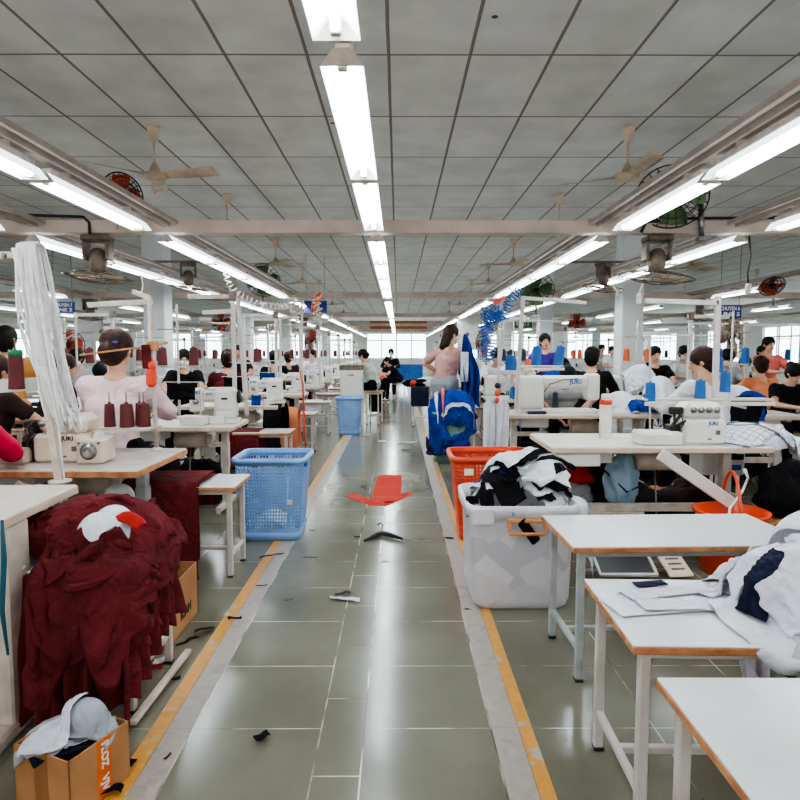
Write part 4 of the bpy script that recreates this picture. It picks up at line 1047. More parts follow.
# control box hanging under it
cbx = thing('control_box', 'white motor control box with a blue display under the first right table', 'control box', (2.52, 4.85, .50))
MB().box(-.16,.16,-.12,.12,0,.24,.008).build('case', M['machine'], cbx); MB().box(.07,.14,-.126,-.119,.14,.2,.002).box(.05,.15,-.125,-.119,.12,.22,.002).build('button_panel', M['screen'], cbx); MB().box(.06,.13,-.126,-.119,.04,.08,.002).build('display', M['coil_blue'], cbx)
# water bottle
q = onz(605, 438, .80)
wb = thing('water_bottle', 'tall white water bottle with a red band on the first right sewing table', 'bottle', q)
MB().lathe([(0,0),(.042,0),(.045,.006),(.045,.25),(.040,.275),(.034,.285),(0,.285)], 22).build('body', M['print_white'], wb)
MB().lathe([(.0455,.255),(.0455,.285),(.043,.29),(.0,.29)], 22).build('band', M['orange'], wb); MB().lathe([(0,.285),(.036,.285),(.036,.325),(.03,.335),(0,.335)], 20).build('lid', M['print_white'], wb)
# plaid shirts
hf = HF(1.9,3.6,3.6,5.3); kb = [lambda p: sd_box(p, (1.82,4.57,.4),(.76,.36,.40),.01), lambda p: sd_box(p, (3.4,4.9,.4),(.7,.5,.38),.01)]
cr_ = [lambda p: sd_ell(p, (2.62,4.55,.80),(.26,.22,.10))]
def garp(*a, **k): 
    o = gar(*a, **k); return o
for i,(cx,cy,z,w,d,rz,m_,lab) in enumerate(((2.5,4.5,1.0,.55,.5,.2,'lilac_cloth','pale folded shirt at the bottom of the pile on the first right table'),(2.45,4.42,1.05,.42,.36,.5,'plaid','white and blue plaid shirt hanging at the near edge of the first right table'),(2.75,4.62,1.1,.6,.42,-.2,'white_cloth','white shirt in the middle of the pile on the first right table'),(2.85,4.45,1.15,.5,.45,.3,'plaid','plaid shirt on the right end of the pile, first right table'),(2.7,4.75,1.2,.5,.35,.1,'grey_cloth','grey-white shirt at the back of the pile on the first right table'),(2.95,4.30,1.1,.4,.5,.1,'white_cloth','white shirt hanging down past the right table end'))):
    P_ = settle(sheet(cx, cy, z, w, d, rz, 28, .12, 230+i), kb+[hf]+cr_, 110, thick=.007, compress=.93, seed=i); hf.add(P_)
    tag(cloth_obj('shirt', P_, m_, uv=True), lab, 'shirt', 'shirts piled on the first right table')
# things under / behind: bucket, pedals, bags, cloths
bk = thing('bucket', 'orange-red bucket with a tall arched handle before the first right sewing table', 'bucket', (2.20, 4.02, 0))
pr = [(.17,0),(.18,.004),(.215,.39),(.235,.395),(.235,.41),(.212,.41),(.175,.012),(.0,.012)]
MB().lathe(pr, 32).build('body', M['orange'], bk)
MB().tube([(.0, .215*math.cos(a), .39+.27*math.sin(a)) for a in [PI*k/16 for k in range(17)]], .011, 8).build('handle', M['orange'], bk)
bk.rotation_euler = (0,0,-.25)
pd = thing('foot_pedal', 'wide black foot pedal in a white frame under the far white bench', 'pedal', (1.46, 3.93, .0))
MB().at((0,0,.10), rx=.45).box(-.17,.17,-.11,.11,-.012,0,.003).build('pedal_plate', M['screen'], pd)
fr = MB().at((0,0,.10), rx=.45); fr.box(-.19,.19,-.13,-.11,-.016,.006).box(-.19,.19,.11,.13,-.016,.006).box(-.19,-.17,-.13,.13,-.016,.006).box(.17,.19,-.13,.13,-.016,.006); fr.T = Matrix.Identity(4); fr.cyl((-.3,0,.03),(.3,0,.03),.015,n=8); fr.build('pedal_frame', M['white_metal'], pd)
pe = thing('foot_pedal', 'narrow beige ribbed foot pedal beside the black one', 'pedal', (1.78, 3.92, .0))
m_ = MB().at((0,0,.10), rx=.45, rz=.1); m_.box(-.08,.08,-.13,.13,-.014,.002,.005)
pe_ = m_.build('pedal_plate', M['machine_beige'], pe)
m_ = MB().at((0,0,.10), rx=.45, rz=.1)
for k in range(4): m_.box(-.045,.045,-.08+k*.045,-.065+k*.045,.002,.005,.001)
m_.T = Matrix.Identity(4); m_.cyl((-.1,0,.03),(.1,0,.03),.015,n=8).cyl((0,0,.03),(0,0,.09),.015,n=8); m_.build('ribs', M['bronze'], pe)
def lump(name, c, r, m, label, cat, seed=0, amp=.25, n=22, group=None, flat=0):
    mb = MB(); mb.ell((0,0,0), r, n); s = Vector((seed*3.1, seed*1.7, 0)); vs = []
    for v in mb.v:
        p = Vector(v); k = 1+amp*noise.noise(Vector((p.x/r[0], p.y/r[1], p.z/r[2]))*1.6+s)+amp*.6*abs(noise.noise(Vector((p.x/r[0]*2, p.y/r[1]*2, p.z/r[2]))*2.2+s)); q = p*k
        q.z = max(q.z, -r[2]*(1-flat)); vs.append(tuple(q))
    mb.v = vs; o = mb.build(name, M[m] if isinstance(m,str) else m); o.location = c; return tag(o, label, cat, group)
lump('plastic_bag', (1.72+.0,4.70,.46), (.12,.1,.20), 'bag_blue', 'light blue plastic bag hanging under the first right sewing table', 'bag', 1, .4)
lump('black_cloth_pile', (2.85,4.30,.45), (.28,.2,.20), 'black_cloth', 'black cloth heaped below the plaid shirts at the right', 'cloth', 2, .5)
tag(make_bench(.7,.5,.30,'x',top='wood',frame='grey_frame'), 'low wooden rack under the black cloth at the right', 'rack').location = (2.85,4.35,0)
lump('red_cloth_bundle', (1.5,5.0,.45), (.14,.1,.1), 'red_cloth', 'red cloth bundle behind the first right sewing table', 'cloth', 3, .4)
lump('grey_bundle', (1.42,4.95,.30), (.15,.1,.12), 'grey_cloth', 'grey cloth bundle under the red one behind the first right table', 'cloth', 4, .3)
P_ = settle(sheet(2.92,4.80,.98,.3,.6,1.5,20,.04,260), [lambda p: sd_box(p,(2.95,5.0,.4),(.3,.1,.40),.02)], 100); tag(cloth_obj('navy_garment', P_, 'blue_cloth'), 'dark blue garment hanging at the right end of the first right table', 'garment')
tag(MB().tube([onz(745,470,.9)+V3(0,0,0), aty(748,478,4.2), aty(742,492,4.1), aty(730,508,4.0), aty(726,535,3.9)], .008, 6).build('cable', M['thread_white']), 'white cable running down past the black cloth at the right', 'cable')
# ---- second right sewing table and its big machine (arm seen from behind)
r2 = make_table(1.62, .62, .80, label='pale sewing table carrying the long-arm machine, second right of the aisle'); r2.location = (1.93, 6.72, 0)
lm = thing('long_arm_machine', 'long white sewing machine with an open arm on the second right table', 'sewing machine', (1.70, 6.62, .80))
MB().box(-.36,.42,-.1,.1,0,.045,.008).build('bed', M['machine'], lm)
b = MB(); b.box(-.42,-.16,-.11,.11,.04,.40,.02).box(-.18,.42,-.07,.07,.26,.40,.03).box(.30,.44,-.075,.075,.14,.42,.02); bo = b.build('arm', M['machine'], lm)
text_mesh('JUKI', .068, 'maker_name', M['print_blue'], lm, (.18,-.0725,.335))
MB().tube([(-.14,-.08,.12),(-.16,-.085,.22),(-.1,-.09,.31),(.05,-.085,.36),(.2,-.08,.37)], .006, 6).build('cord', M['bronze'], lm)
MB().cyl((.37,0,.04),(.37,0,.15),.008).build('needle_bar', M['steel'], lm); MB().box(-.40,-.18,-.118,-.108,.07,.36,.006).build('back_cover', M['machine'], lm)
MB().box(-.3,-.1,-.3,-.18,0,.03,.012).build('x', M['spool_navy']).name = 'navy_pouch'
o = bpy.data.objects['navy_pouch']; o.data.name = 'navy_pouch'; o.location = (1.66,6.75,.80); tag(o, 'flat navy pouch on the second right table beside the long machine', 'pouch')
q = onz(555, 409, .80); cone((q.x, q.y, .80), 'spool_navy', 'navy thread cone standing before the long machine', r=.036, h=.19)
tag(MB().box(-.09,.09,-.04,.04,0,.02,.006).build('orange_pad', M['spool_peach']), 'small orange pad on the second right table', 'pad').location = (q.x+.14,q.y-.05,.80)
# blue & white garments next to it
hf = HF(1.8,3.6,5.4,7.6); kb = [lambda p: sd_box(p,(1.93,6.72,.4),(.81,.31,.40),.01)]
for i,(px,py,w,d,m_,lab,h_) in enumerate(((632,400,.55,.4,'white_cloth','white and blue garment piled on the second right table',.12),(640,402,.48,.34,'blue_cloth','royal blue garment piled on the second right table',.11),(625,385,.5,.4,'white_cloth','white garment behind the royal blue one, second right table',.22),(650,390,.35,.12,'blue_cloth','blue strip over the white garment, second right table',.22))):
    X_ = (px-398)/620*6.6; P_ = settle(sheet(X_,6.6+.1*(i>1),1.15+.08*i,w,d,.3*i,22,.12,270+i), kb+[hf,lambda p, h=h_: sd_ell(p,(X_,6.62+.1*(i>1),.80),(.20,.14,h))], 100, compress=.9, thick=.007); hf.add(P_)
    tag(cloth_obj('garment', P_, m_), lab, 'garment')
# hanging white strips on an ornament stand
hs = thing('garment_stand', 'thin white stand with an orange and black clip, right of the sea-green basket', 'stand', (aty(497,440,5.9).x, 5.9, 0))
MB().cyl((0,0,0),(0,0,1.16),.011).box(-.16,.16,-.1,.1,0,.02,.006).bar((-.12,0,1.0),(.14,0,1.0),.012).build('pole', M['white_metal'], hs)
MB().ell((0,0,1.06),(.03,.03,.035)).ell((.0,0,.99),(.025,.025,.03)).build('orange_clip', M['orange'], hs); MB().ell((0,0,1.13),(.03,.03,.03)).build('black_clip', M['black'], hs)
for i,(px,w) in enumerate(((489.5,.105),(503,.115))):
    q = aty(px, 398, 5.85); o = MB(); nu = 9; nv = 16; G = []
    for a in range(nu): 
        G.append([((a/(nu-1)-.5)*w*(1 if b_>1 else .6), .02*math.sin(a*1.2+b_*.2)+.01*math.sin(b_*.6), -.52*b_/(nv-1)) for b_ in range(nv)])
    o.grid(G); o = o.build('white_strip', M['white_cloth'], None, solid=.004); o.location = q; tag(o, ['left white cloth strip hanging from the thin stand beside the sea-green basket','right white cloth strip hanging from the thin stand beside the sea-green basket'][i], 'cloth strip')
wt = make_bench(.62,.42,.52,'low white bench between the thin stand and the aisle, right side','laminate','white_metal'); wt.location = (1.05, 6.05-.1, 0); wt.scale = (1,.7,.8)
# royal blue jackets over the green basket
cj = [lambda p: sd_box(p,(.70,8.27,.33),(.26,.24,.335),.06), lambda p: sd_ell(p,(.72,8.25,.72),(.28,.22,.22))]
for i,(cx,cy,w,d,rz,m_,g) in enumerate(((.66,8.2,.74,.62,.2,'blue_cloth',0),(.58,8.15,.42,.66,.5,'blue_cloth',.012),(.86,8.2,.5,.45,-.3,'blue_cloth',.015),(.72,8.02,.46,.5,.05,'blue_cloth',.02),(.80,8.1,.5,.045,.2,'white_cloth',.03),(.62,8.1,.5,.035,1.4,'orange',.035),(.55,8.1,.3,.05,1.3,'white_cloth',.035),(.47,8.05,.35,.6,.1,'navy_cloth',.02))):
    P_ = settle(sheet(cx,cy,1.10+.03*i,w*.98,d*.95,rz,32,.12,300+i,fq=11), [lambda p,g=g: cj[0](p)-g, lambda p,g=g: cj[1](p)-g, lambda p,i=i: p[:,0]-.40+.006*i], 110, compress=.95, thick=.008, seed=i, floor=.12, bend=.2)
    tag(cloth_obj('jacket', P_, m_), ['large royal blue jacket over the sea-green basket','royal blue jacket sleeve hanging on the left of the sea-green basket','royal blue jacket at the right of the pile on the sea-green basket','royal blue jacket hanging over the front of the sea-green basket','white lining strip across the blue jacket pile','thin orange piping strip on the blue jacket pile','short white strip on the left of the blue jacket pile','dark navy sleeve hanging lowest at the left of the sea-green basket'][i], 'jacket piece')
# long blue garment held up beside the standing woman
G = []; nu, nv = 26, 26; top_ = aty(465, 334, 8.75); bot = aty(468, 403, 8.75)
for a in range(nu):
    u = a/(nu-1)-.5
    G.append([(top_.x+.05*v+u*(.03+(.16+.14*(u>0))*min(1,v*2.2)**.8)+.012*math.sin(v*11+u*3)*min(1,v*3), 8.75+.07*math.sin(u*17+v*3)*min(1,v*2), top_.z+(bot.z-top_.z)*v-.06*u*v+.03*math.sin(u*9)*v) for v in [b_/(nv-1) for b_ in range(nv)]])
o = MB().grid(G).build('blue_garment', M['blue_cloth'], None, solid=.006); tag(o, 'long royal blue garment hanging upright in front of the standing woman', 'garment')
G = [[(top_.x-.01+u*.11, 8.69, top_.z-.25+(-.42)*v) for v in (0,.3,.6,1)] for u in (-.5,0,.5)]; MB().grid(G).build('white_panel', M['white_cloth'], o, solid=.004)
tag(MB().cyl((top_.x,8.78,0),(top_.x,8.78,top_.z+.02),.012).box(top_.x-.15,top_.x+.15,8.66,8.9,0,.02).build('coat_stand', M['white_metal']), 'thin stand holding the long royal blue garment', 'stand')
# floor litter
def scrap(px, py, w, d, rz, m_, label, cat='scrap', seed=0):
    q = onz(px, py, .0); P_ = sheet(0,0,.012,w,d,0,9,.03,400+seed); 
    for r0 in P_:
        for v in r0: v[2] = max(.006, v[2]); v[0] += .02*noise.noise(Vector((v[1]*30,seed,0))); v[1] += .03*noise.noise(Vector((v[0]*20,seed,5)))
    o = cloth_obj(m_+'_scrap' if m_ in ('x',) else 'fabric_scrap', P_, m_, solid=.002); o.location = (q.x,q.y,.0); o.rotation_euler = (0,0,rz); return tag(o, label, cat)
for i,a in enumerate(((272,557,.16,.02,.1,'black_cloth','dark thread scrap lying across the left yellow line'),(310,558,.1,.012,0,'brownshirt','thin brown thread scrap on the aisle right of the blue basket'),(345,600,.18,.05,-.1,'white_cloth','flat white scrap in the middle of the aisle'),(343,595,.1,.025,.4,'brownshirt','brown scrap touching the flat white one'),(262,742,.06,.04,.5,'black_cloth','small black crumpled scrap on the aisle near the camera'),(312,531,.05,.02,.1,'brownshirt','brown scrap on the aisle right of the basket bottom'),(357,538,.05,.02,0,'black_cloth','small black scrap left of the hanger'),(407,542,.08,.03,.2,'black_cloth','small black scrap right of the hanger'),(421,541,.05,.02,0,'blue_cloth','tiny blue scrap right of the hanger'),(386,562,.05,.02,0,'black_cloth','small dark scrap below the hanger'),(389,503,.09,.03,.1,'black_cloth','dark scrap at the tip of the red arrow'),(364,487,.06,.025,0,'black_cloth','small dark scrap left of the red arrow tail'),(419,492,.07,.03,0,'black_cloth','dark scrap right of the red arrow'),(330,485,.05,.02,0,'brownshirt','brown scrap left of the red arrow'),(407,443,.32,.14,.1,'white_cloth','crumpled white paper far down the aisle'),(406,451,.12,.06,0,'black_cloth','dark scrap just below the white paper in the aisle'),(383,442,.16,.08,0,'film','clear film scrap left of the white paper far down the aisle'),(365,436,.18,.1,0,'film','clear film scrap by the far blue basket'),(449,540,.07,.03,0,'black_cloth','dark scrap on the right pale border'),(289,603,.05,.025,0,'brownshirt','brown scrap on the aisle below the dark thread'),(262,588,.07,.01,.3,'black_cloth','curled dark thread near the left yellow line'),(235,619,.07,.03,.6,'black_cloth','black scrap on the left yellow line below the basket'),(205,633,.10,.04,.5,'black_cloth','black cloth scrap left of the left yellow line'),(187,642,.12,.02,.9,'black_cloth','black thread scrap by the printed cardboard box'),(175,680,.05,.03,.9,'black_cloth','small black scrap below the maroon heap'),(162,663,.08,.06,.4,'white_cloth','white rag scrap on the floor by the maroon heap'),(156,667,.05,.05,.4,'red_cloth','red scrap beside the white rag scrap'),(108,795,.09,.04,.1,'black_cloth','black scrap beside the cardboard box at the bottom'),(131,768,.03,.04,.1,'black_cloth','black scrap at the corner of the cardboard box'),(168,758,.03,.015,.6,'brownshirt','tiny brown scrap on the left pale border'),(467,612,.03,.03,0,'black_cloth','black scrap at the corner of the white bin'))):
    scrap(*a, seed=i)
q = onz(383, 540, 0); hg = thing('clothes_hanger', 'black plastic clothes hanger lying on the aisle floor', 'hanger', q, .1); hg.scale = (1,1.9,1.6)
MB().tube([(-.15,-.03,.01),(-.06,.03,.014),(0,.06,.014),(.06,.03,.014),(.15,-.02,.01)], [.006,.014,.013,.014,.006], 8).build('shoulders', M['black'], hg)
MB().tube([(0,.06,.014),(0,.09,.02),(.02,.12,.03),(.0,.15,.035),(-.025,.135,.03)], .005, 8).build('hook', M['black'], hg)
# red arrow painted on the floor
a_ = [(-.20,7.24),(-.02,7.24),(-.04,6.2),(.17,6.38),(.19,6.26),(-.12,5.74),(-.50,6.2),(-.46,6.33),(-.22,6.15)]
ar = MB().prism([onz(390-12,475,0).xy[:], onz(402,475,0).xy[:], onz(401,494,0).xy[:], onz(414,492,0).xy[:], onz(411,495,0).xy[:], onz(387,506,0).xy[:], onz(372,506,0).xy[:], onz(345,496,0).xy[:], onz(356,493,0).xy[:], onz(371,500,0).xy[:]], 0.0, .003).build('floor_arrow', M['red_paint'])
tag(ar, 'faded red arrow painted on the aisle floor pointing to the camera', 'arrow')

# dark clutter kept under the sewing tables
for i,(x,y,z,rx,ry,rz,m_,lab) in enumerate(((1.62,4.95,.52,.09,.07,.24,'black_cloth','black garment hanging under the first right table, left part'),(1.95,5.25,.16,.3,.2,.16,'black_cloth','black bag on the floor behind the first right table'),(2.45,5.1,.18,.22,.2,.18,'brownshirt','dark brown bundle on the floor under the right part of the first right table'),(1.45,5.3,.14,.18,.16,.14,'navy_cloth','navy bundle on the floor behind the left legs of the first right table'),(1.9,7.2,.2,.45,.2,.2,'black_cloth','long dark bundle on the floor under the second right table'),(-2.0,4.35,.2,.3,.2,.2,'black_cloth','black bundle on the floor behind the worn wood-edged table'),(-2.35,3.9,.22,.25,.2,.22,'navy_cloth','navy bundle on the floor under the worn wood-edged table'),(-2.0,2.85,.22,.25,.15,.22,'black_cloth','black bundle on the floor behind the pale left table'),(-1.9,5.95,.2,.3,.2,.2,'black_cloth','black bundle under the first table of the left aisle row'),(-2.3,5.8,.25,.25,.2,.25,'brownshirt','dark brown bundle under the first table of the left aisle row'),(-1.95,8.0,.2,.35,.2,.2,'black_cloth','black bundle under the second table of the left aisle row'),(1.9,9.0,.2,.4,.2,.2,'black_cloth','black bundle under the first table of the right aisle row'),(3.6,6.9,.25,.5,.2,.25,'black_cloth','black bundle under the first table of the second right row'),(2.9,6.9,.2,.3,.2,.2,'navy_cloth','navy bundle right of the second right table on the floor'))):
    lump('cloth_bundle', (x,y,z), (rx,ry,rz), m_, lab, 'bundle', 20+i, .35, 16)
# ================= ROWS OF SEWING STATIONS =================
T0 = make_table(1.2, .62, .80); M0 = make_machine(); S0 = make_stand(); P0_ = make_post(); K0 = make_bench(.62, .40, .58, 'x', frame='white_metal')
used = set()
def put(proto, loc, rz, label, group, scale=None, skip=()):
    if proto.name not in used:
        used.add(proto.name); proto.location = loc; proto.rotation_euler = (0,0,rz); proto['label'] = label; proto['group'] = group
        if scale: proto.scale = scale
        return proto
    return dup(proto, loc, rz, label, group, scale, skip)
def nth(k, base): return ORD[k] if k < len(ORD) else 'far'
rw = random.Random(21)
ROWS = [(-2.06, 5.7, 2.05, 13, 'the left aisle row', 1, 0), (1.86, 8.75, 2.05, 11, 'the right aisle row', -1, 0),
        (-3.75, 6.9, 2.1, 9, 'the second left row', 1, 1), (3.6, 6.6, 2.1, 9, 'the second right row', -1, 1),
        (-6.4, 7.4, 2.4, 7, 'the third left row', 1, 1), (6.3, 7.6, 2.4, 7, 'the third right row', -1, 1),
        (-9.2, 10.2, 2.8, 5, 'the fourth left row', 1, 2), (9.0, 10.4, 2.8, 5, 'the fourth right row', -1, 2)]
allstations = []
for ri, (X, Y0, dY, n, nm, face, lod) in enumerate(ROWS):
    for k in range(n):
        Y = Y0+k*dY; kk = k + (1 if ri == 0 else 2 if ri == 1 else 0)
        lab = lambda s: s % (nth(kk, 0), nm) if k < 7 else (s % ('distant', nm))
        rz = 0 if face > 0 else PI
        jit = rw.uniform(-.05, .05)
        far = Y > 14 or lod > 1
        # keep clear of the columns
        if any(abs(X-cx) < .9 and abs(Y-cy) < .62 for cx in (-4.2, 4.05, -11.6, 11.4) for cy in (10.95, 17.2, 23.4)): Y += .9
        left = X < 0
        put(T0, (X, Y, 0), rz, lab('pale sewing table, %s station from the camera in %s'), 'sewing tables in '+nm, skip=('cable','pedal_rod','drawer') if far else ())
        mx = X+(.38 if left else -.38)+jit
        put(M0, (mx, Y+.03, .80), rz if not left else .12, lab('white sewing machine on the %s table from the camera in %s'), 'sewing machines in '+nm, skip=('maker_name','needle_bar','control_box') if far else ())
        if lod < 2 or k % 2 == 0:
            sx_ = X+(.05 if left else -.05)+jit*3
            put(S0, (sx_, Y+.27, .80), 0, lab('white thread stand behind the %s machine in %s'), 'thread stands in '+nm)
            cm = 'spool_maroon' if left else rw.choice(['spool_blue','spool_blue','spool_navy','spool_orange'] if ri == 1 else ['spool_blue','spool_black','spool_orange','spool_peach','spool_navy'])
            cn = {'spool_maroon':'maroon','spool_blue':'blue','spool_navy':'navy','spool_orange':'orange','spool_black':'black','spool_peach':'peach'}[cm]
            for sx in (-1, 1):
                cone((sx_+sx*.15, Y+.27, 1.322), cm, lab(cn+' thread cone, '+('left' if sx < 0 else 'right')+' one on the stand of the %s station, %s'), 'thread cones in '+nm, r=.046, h=.17)
        if (k % 2 == 0 or ri == 0 or ri == 1) and k < 9:
            put(P0_, (X+(.5 if left else .1-.5), Y+.22, .80), 0 if left else PI, lab('white overhead post at the %s station in %s'), 'overhead posts in '+nm, scale=(1,1,1+rw.uniform(-.12,.12)))
        if ri < 2 and k < 8:
            bY = Y+1.15; put(K0, (X+(.58 if left else -.50), bY, 0), 0, lab('white wood-edged stool after the %s table in %s'), 'stools beside '+nm)
        allstations.append((X, Y, ri, k))
# clothes on / beside the benches and tables
def drape(cx, cy, hz, w, d, m_, lab, cat='cloth', hw=(.31,.2), seed=0, group=None, rz=0, nm='draped_cloth', n=18):
    P_ = settle(sheet(cx, cy, hz+.06, w, d, rz, n, .05, seed), [lambda p: sd_box(p, (cx, cy, hz/2), (hw[0], hw[1], hz/2), .015)], 90, compress=.97, seed=seed, floor=.01)
    return tag(cloth_obj(nm, P_, m_), lab, cat, group)
K_l = [(-1.48, 6.85), (-1.48, 8.9), (-1.48, 10.95), (-1.48, 13.0)]
drape(-1.70, 6.85, .585, .40, 1.1, 'maroon', 'maroon cloth over the stool behind the nearest blue basket', seed=501, hw=(.2,.2))
drape(-1.62, 8.9, .585, .35, 1.1, 'maroon', 'maroon cloth over the next stool beyond, beside the orange cloth', seed=502, hw=(.2,.2))
drape(-1.48, 11.0, .585, .3, .7, 'white_cloth', 'white cloth lying on the stool near the far blue basket', seed=503, hw=(.3,.2))
drape(-1.52, 7.72, .8, .22, 1.5, 'black_cloth', 'black cloth hanging at the aisle end of a left table', seed=504, hw=(.1,.3), n=14)
drape(-1.46, 8.25, .72, .30, 1.3, 'orange_shirt', 'orange-brown cloth hanging between the left stools', seed=505, hw=(.12,.15), n=14)
tag(MB().tube([aty(300,372,7.2), aty(303,385,7.2), aty(304,420,7.2), aty(306,450,7.2)], .012, 6).build('orange_strap', M['orange']), 'long orange strap hanging by the left tables', 'strap')
# dark cloths hanging on machines at the left (seen as black rectangles)
for i,(px,py,Y,w,h,m_,lab) in enumerate(((181,391,5.45,.25,.155,'black_cloth','black cloth hanging left of the first white machine on the left row'),(234,384,7.5,.24,.18,'black_cloth','black cloth hanging left of the second white machine on the left row'),(269,377,9.4,.28,.14,'blue_cloth','blue cloth hanging in front of the third machine on the left row'),(256,400,7.4,.11,.13,'blue_cloth','small pointed blue cloth on the second machine of the left row'))):
    q = aty(px, py, Y); nu, nv = 9, 6; G = [[((a/(nu-1)-.5)*w, .012*math.sin(a*1.7+b_), -(b_/(nv-1)-.5)*h - .012*math.cos((a/(nu-1)-.5)*PI)*(b_ == 0)) for b_ in range(nv)] for a in range(nu)]
    o = MB().grid(G).build('hanging_cloth', M[m_], None, solid=.004); o.location = q; tag(o, lab, 'cloth')
    tag(MB().bar(q+V3(-w/2-.03,.01,h/2), q+V3(w/2+.06,.01,h/2), .01).bar(q+V3(w/2+.04,.01,h/2), (q.x+w/2+.04, q.y+.01, .80), .01).build('cloth_bar', M['white_metal']), 'thin white bar holding the cloth '+['left of the first machine','left of the second machine','before the third machine','at the second machine'][i]+' in the left row', 'bar')
o = MB().box(-.12,.10,-.07,.07,0,.085,.01).build('light_box', M['machine']); o.location = aty(195,412,5.52); o.location.z = .80; tag(o, 'low white box with warm reflections beside the first white machine in the left row', 'box')
o = MB().box(-.05,.05,-.03,.03,0,.012,.004).build('peach_scraps', M['spool_peach']); o.location = onz(180,417,.80); tag(o, 'peach coloured scraps on the second left table', 'scrap')
# garments piled beyond on the right tables
rg_ = random.Random(5)
for i,(px,py,Y,w,d,m_,lab) in enumerate(((555,368,8.5,.7,.35,'blue_cloth','blue garment lying on the rack in front of the purple-shirted woman'),(660,372,6.4,.5,.4,'white_cloth','white garment before the woman with the hair clip'),(735,385,6.0,.7,.5,'white_cloth','white garment pile right of the woman with the hair clip'),(745,395,5.8,.6,.35,'black_cloth','black garment under the blue one on the second row right'),(750,388,5.9,.55,.3,'blue_cloth','blue garment on the pile right of the woman with the hair clip'),(640,362,8.3,.7,.5,'white_cloth','white garment on the far side of the second right row'),(560,345,9.6,.5,.3,'black_cloth','black garment near the purple-shirted woman'))):
    q = aty(px, py, Y); tz = .80
    P_ = settle(sheet(q.x, Y, q.z+.1, w, d, .3*i, 20, .12, 520+i), [lambda p: sd_ell(p, (q.x, Y, tz), (w*.36, d*.36, max(.08, q.z-tz))), lambda p: sd_box(p, (q.x, Y, .4), (.5,.3,.40))], 80, compress=.93, floor=.5)
    tag(cloth_obj('garment', P_, m_), lab, 'garment')
# blue cones on the plate at second right table etc
for i,(px,py,Y,m_,h,r,t_) in enumerate(((536,363,6.9,'spool_blue',.23,.06,.06),(558,362,6.9,'spool_blue',.22,.055,.14),(511,366,8.6,'spool_blue',.2,.085,0),(528,366,8.0,'spool_orange',.13,.05,0),(513,395,7.4,'spool_blue',.14,.045,0),(650,397,4.9,'spool_blue',.145,.042,0),(700,394,4.9,'spool_blue',.14,.042,0),(725,388,5.1,'spool_blue',.165,.042,0),(719,368,5.6,'spool_blue',.12,.035,0))):
    q = aty(px, py+4, Y); cone((q.x, q.y, q.z), m_, ['big blue cone tilted before the purple-shirted woman','big blue cone tilted right of the purple-shirted woman','wide blue cone left of the long machine','short orange cone beside the big blue ones','blue cone low beside the long machine, left','blue thread cone left above the white overlock','middle blue thread cone above the white overlock','right blue thread cone beside the tall white post','small blue cone right behind the tall white post'][i], 'blue cones right of the aisle', r=r, h=h, tilt=t_)
def rack(px0, px1, py, Y, label, px_post):
    a, b_ = aty(px0, py, Y), aty(px1, py, Y); t = thing('spool_rack', label, 'rack', (0,0,0))
    MB().bar(a, b_, .16, .014, .002).bar(a+V3(0,-.1,-.03), b_+V3(0,-.1,-.03), .02, .03, .002).build('plate', M['table_pale'], t)
    c_ = aty(px_post, py, Y+.05); MB().box(c_.x-.018, c_.x+.018, c_.y-.018, c_.y+.018, .80, c_.z, .003).build('support', M['white_metal'], t)
rack(523,562,366,6.9,'pale spool plate above the long machine holding tilted blue cones',526); rack(640,768,399,4.95,'pale spool plate across the first right table with blue cones',712); rack(503,520,371,8.6,'small pale spool plate left of the long machine',512)
# tall posts right
def tallpost(px, py0, py1, Y, label, arm=None, lean=0, w=.03):
    t = thing('tall_post', label, 'post'); a, b_ = aty(px, py1, Y), aty(px+lean, py0, Y)
    MB().bar((a.x,a.y,max(.0,a.z)), b_, w, w, .004).build('pole', M['white_metal'], t)
    for (ax0, ax1, ay0, ay1, th) in (arm or []):
        MB().bar(aty(ax0, ay0, Y), aty(ax1, ay1, Y), th, th, .003).build('arm', M['white_metal'], t)
    return t
tallpost(713,296,452,4.95,'tall white post behind the white overlock machine, with long top arm',[(645,718,301,303,.04),(630,716,334,336,.012),(690,728,324,324,.012),(680,746,392,408,.02)],5,.04)
tallpost(516,296,411,6.6,'tall slanted white post left of the long machine with pale top arm',[(524,586,298,303,.035)],7,.04)
tallpost(497,312,392,8.4,'slim slanted white post beneath the blue hoses',[(505,560,321,321,.015)],8,.035)
tallpost(650,340,430,5.6,'thin white post beside the white overlock, left',[(635,672,338,338,.012)],0,.016)
tallpost(746,322,378,8.4,'white vertical pipe in front of the coral-shirted woman',[],0,.05)
tallpost(247,300,415,6.5,'tall white post of the second left table leaning slightly left',[(203,238,313,311,.045)],-9,.04)
tallpost(280,318,400,9.3,'white post beyond the second left table',[(281,303,325,325,.02),(281,281,325,380,.02)],0,.03)
tallpost(302,300,392,9.4,'white post carrying the white coiled hose',[(302,330,322,322,.02),(268,302,325,325,.02)],0,.03)
tallpost(320,312,385,11.4,'slim white post in the left row near the blue sign',[(320,345,331,331,.02)],0,.03)
tallpost(192,330,372,8.2,'slim white post left, in front of the masked woman',[(190,222,337,337,.02)],0,.025)
tallpost(64,318,400,7.4,'white pipe stand in the second row on the left',[(64,96,340,322,.02),(50,66,318,342,.02)],0,.03)
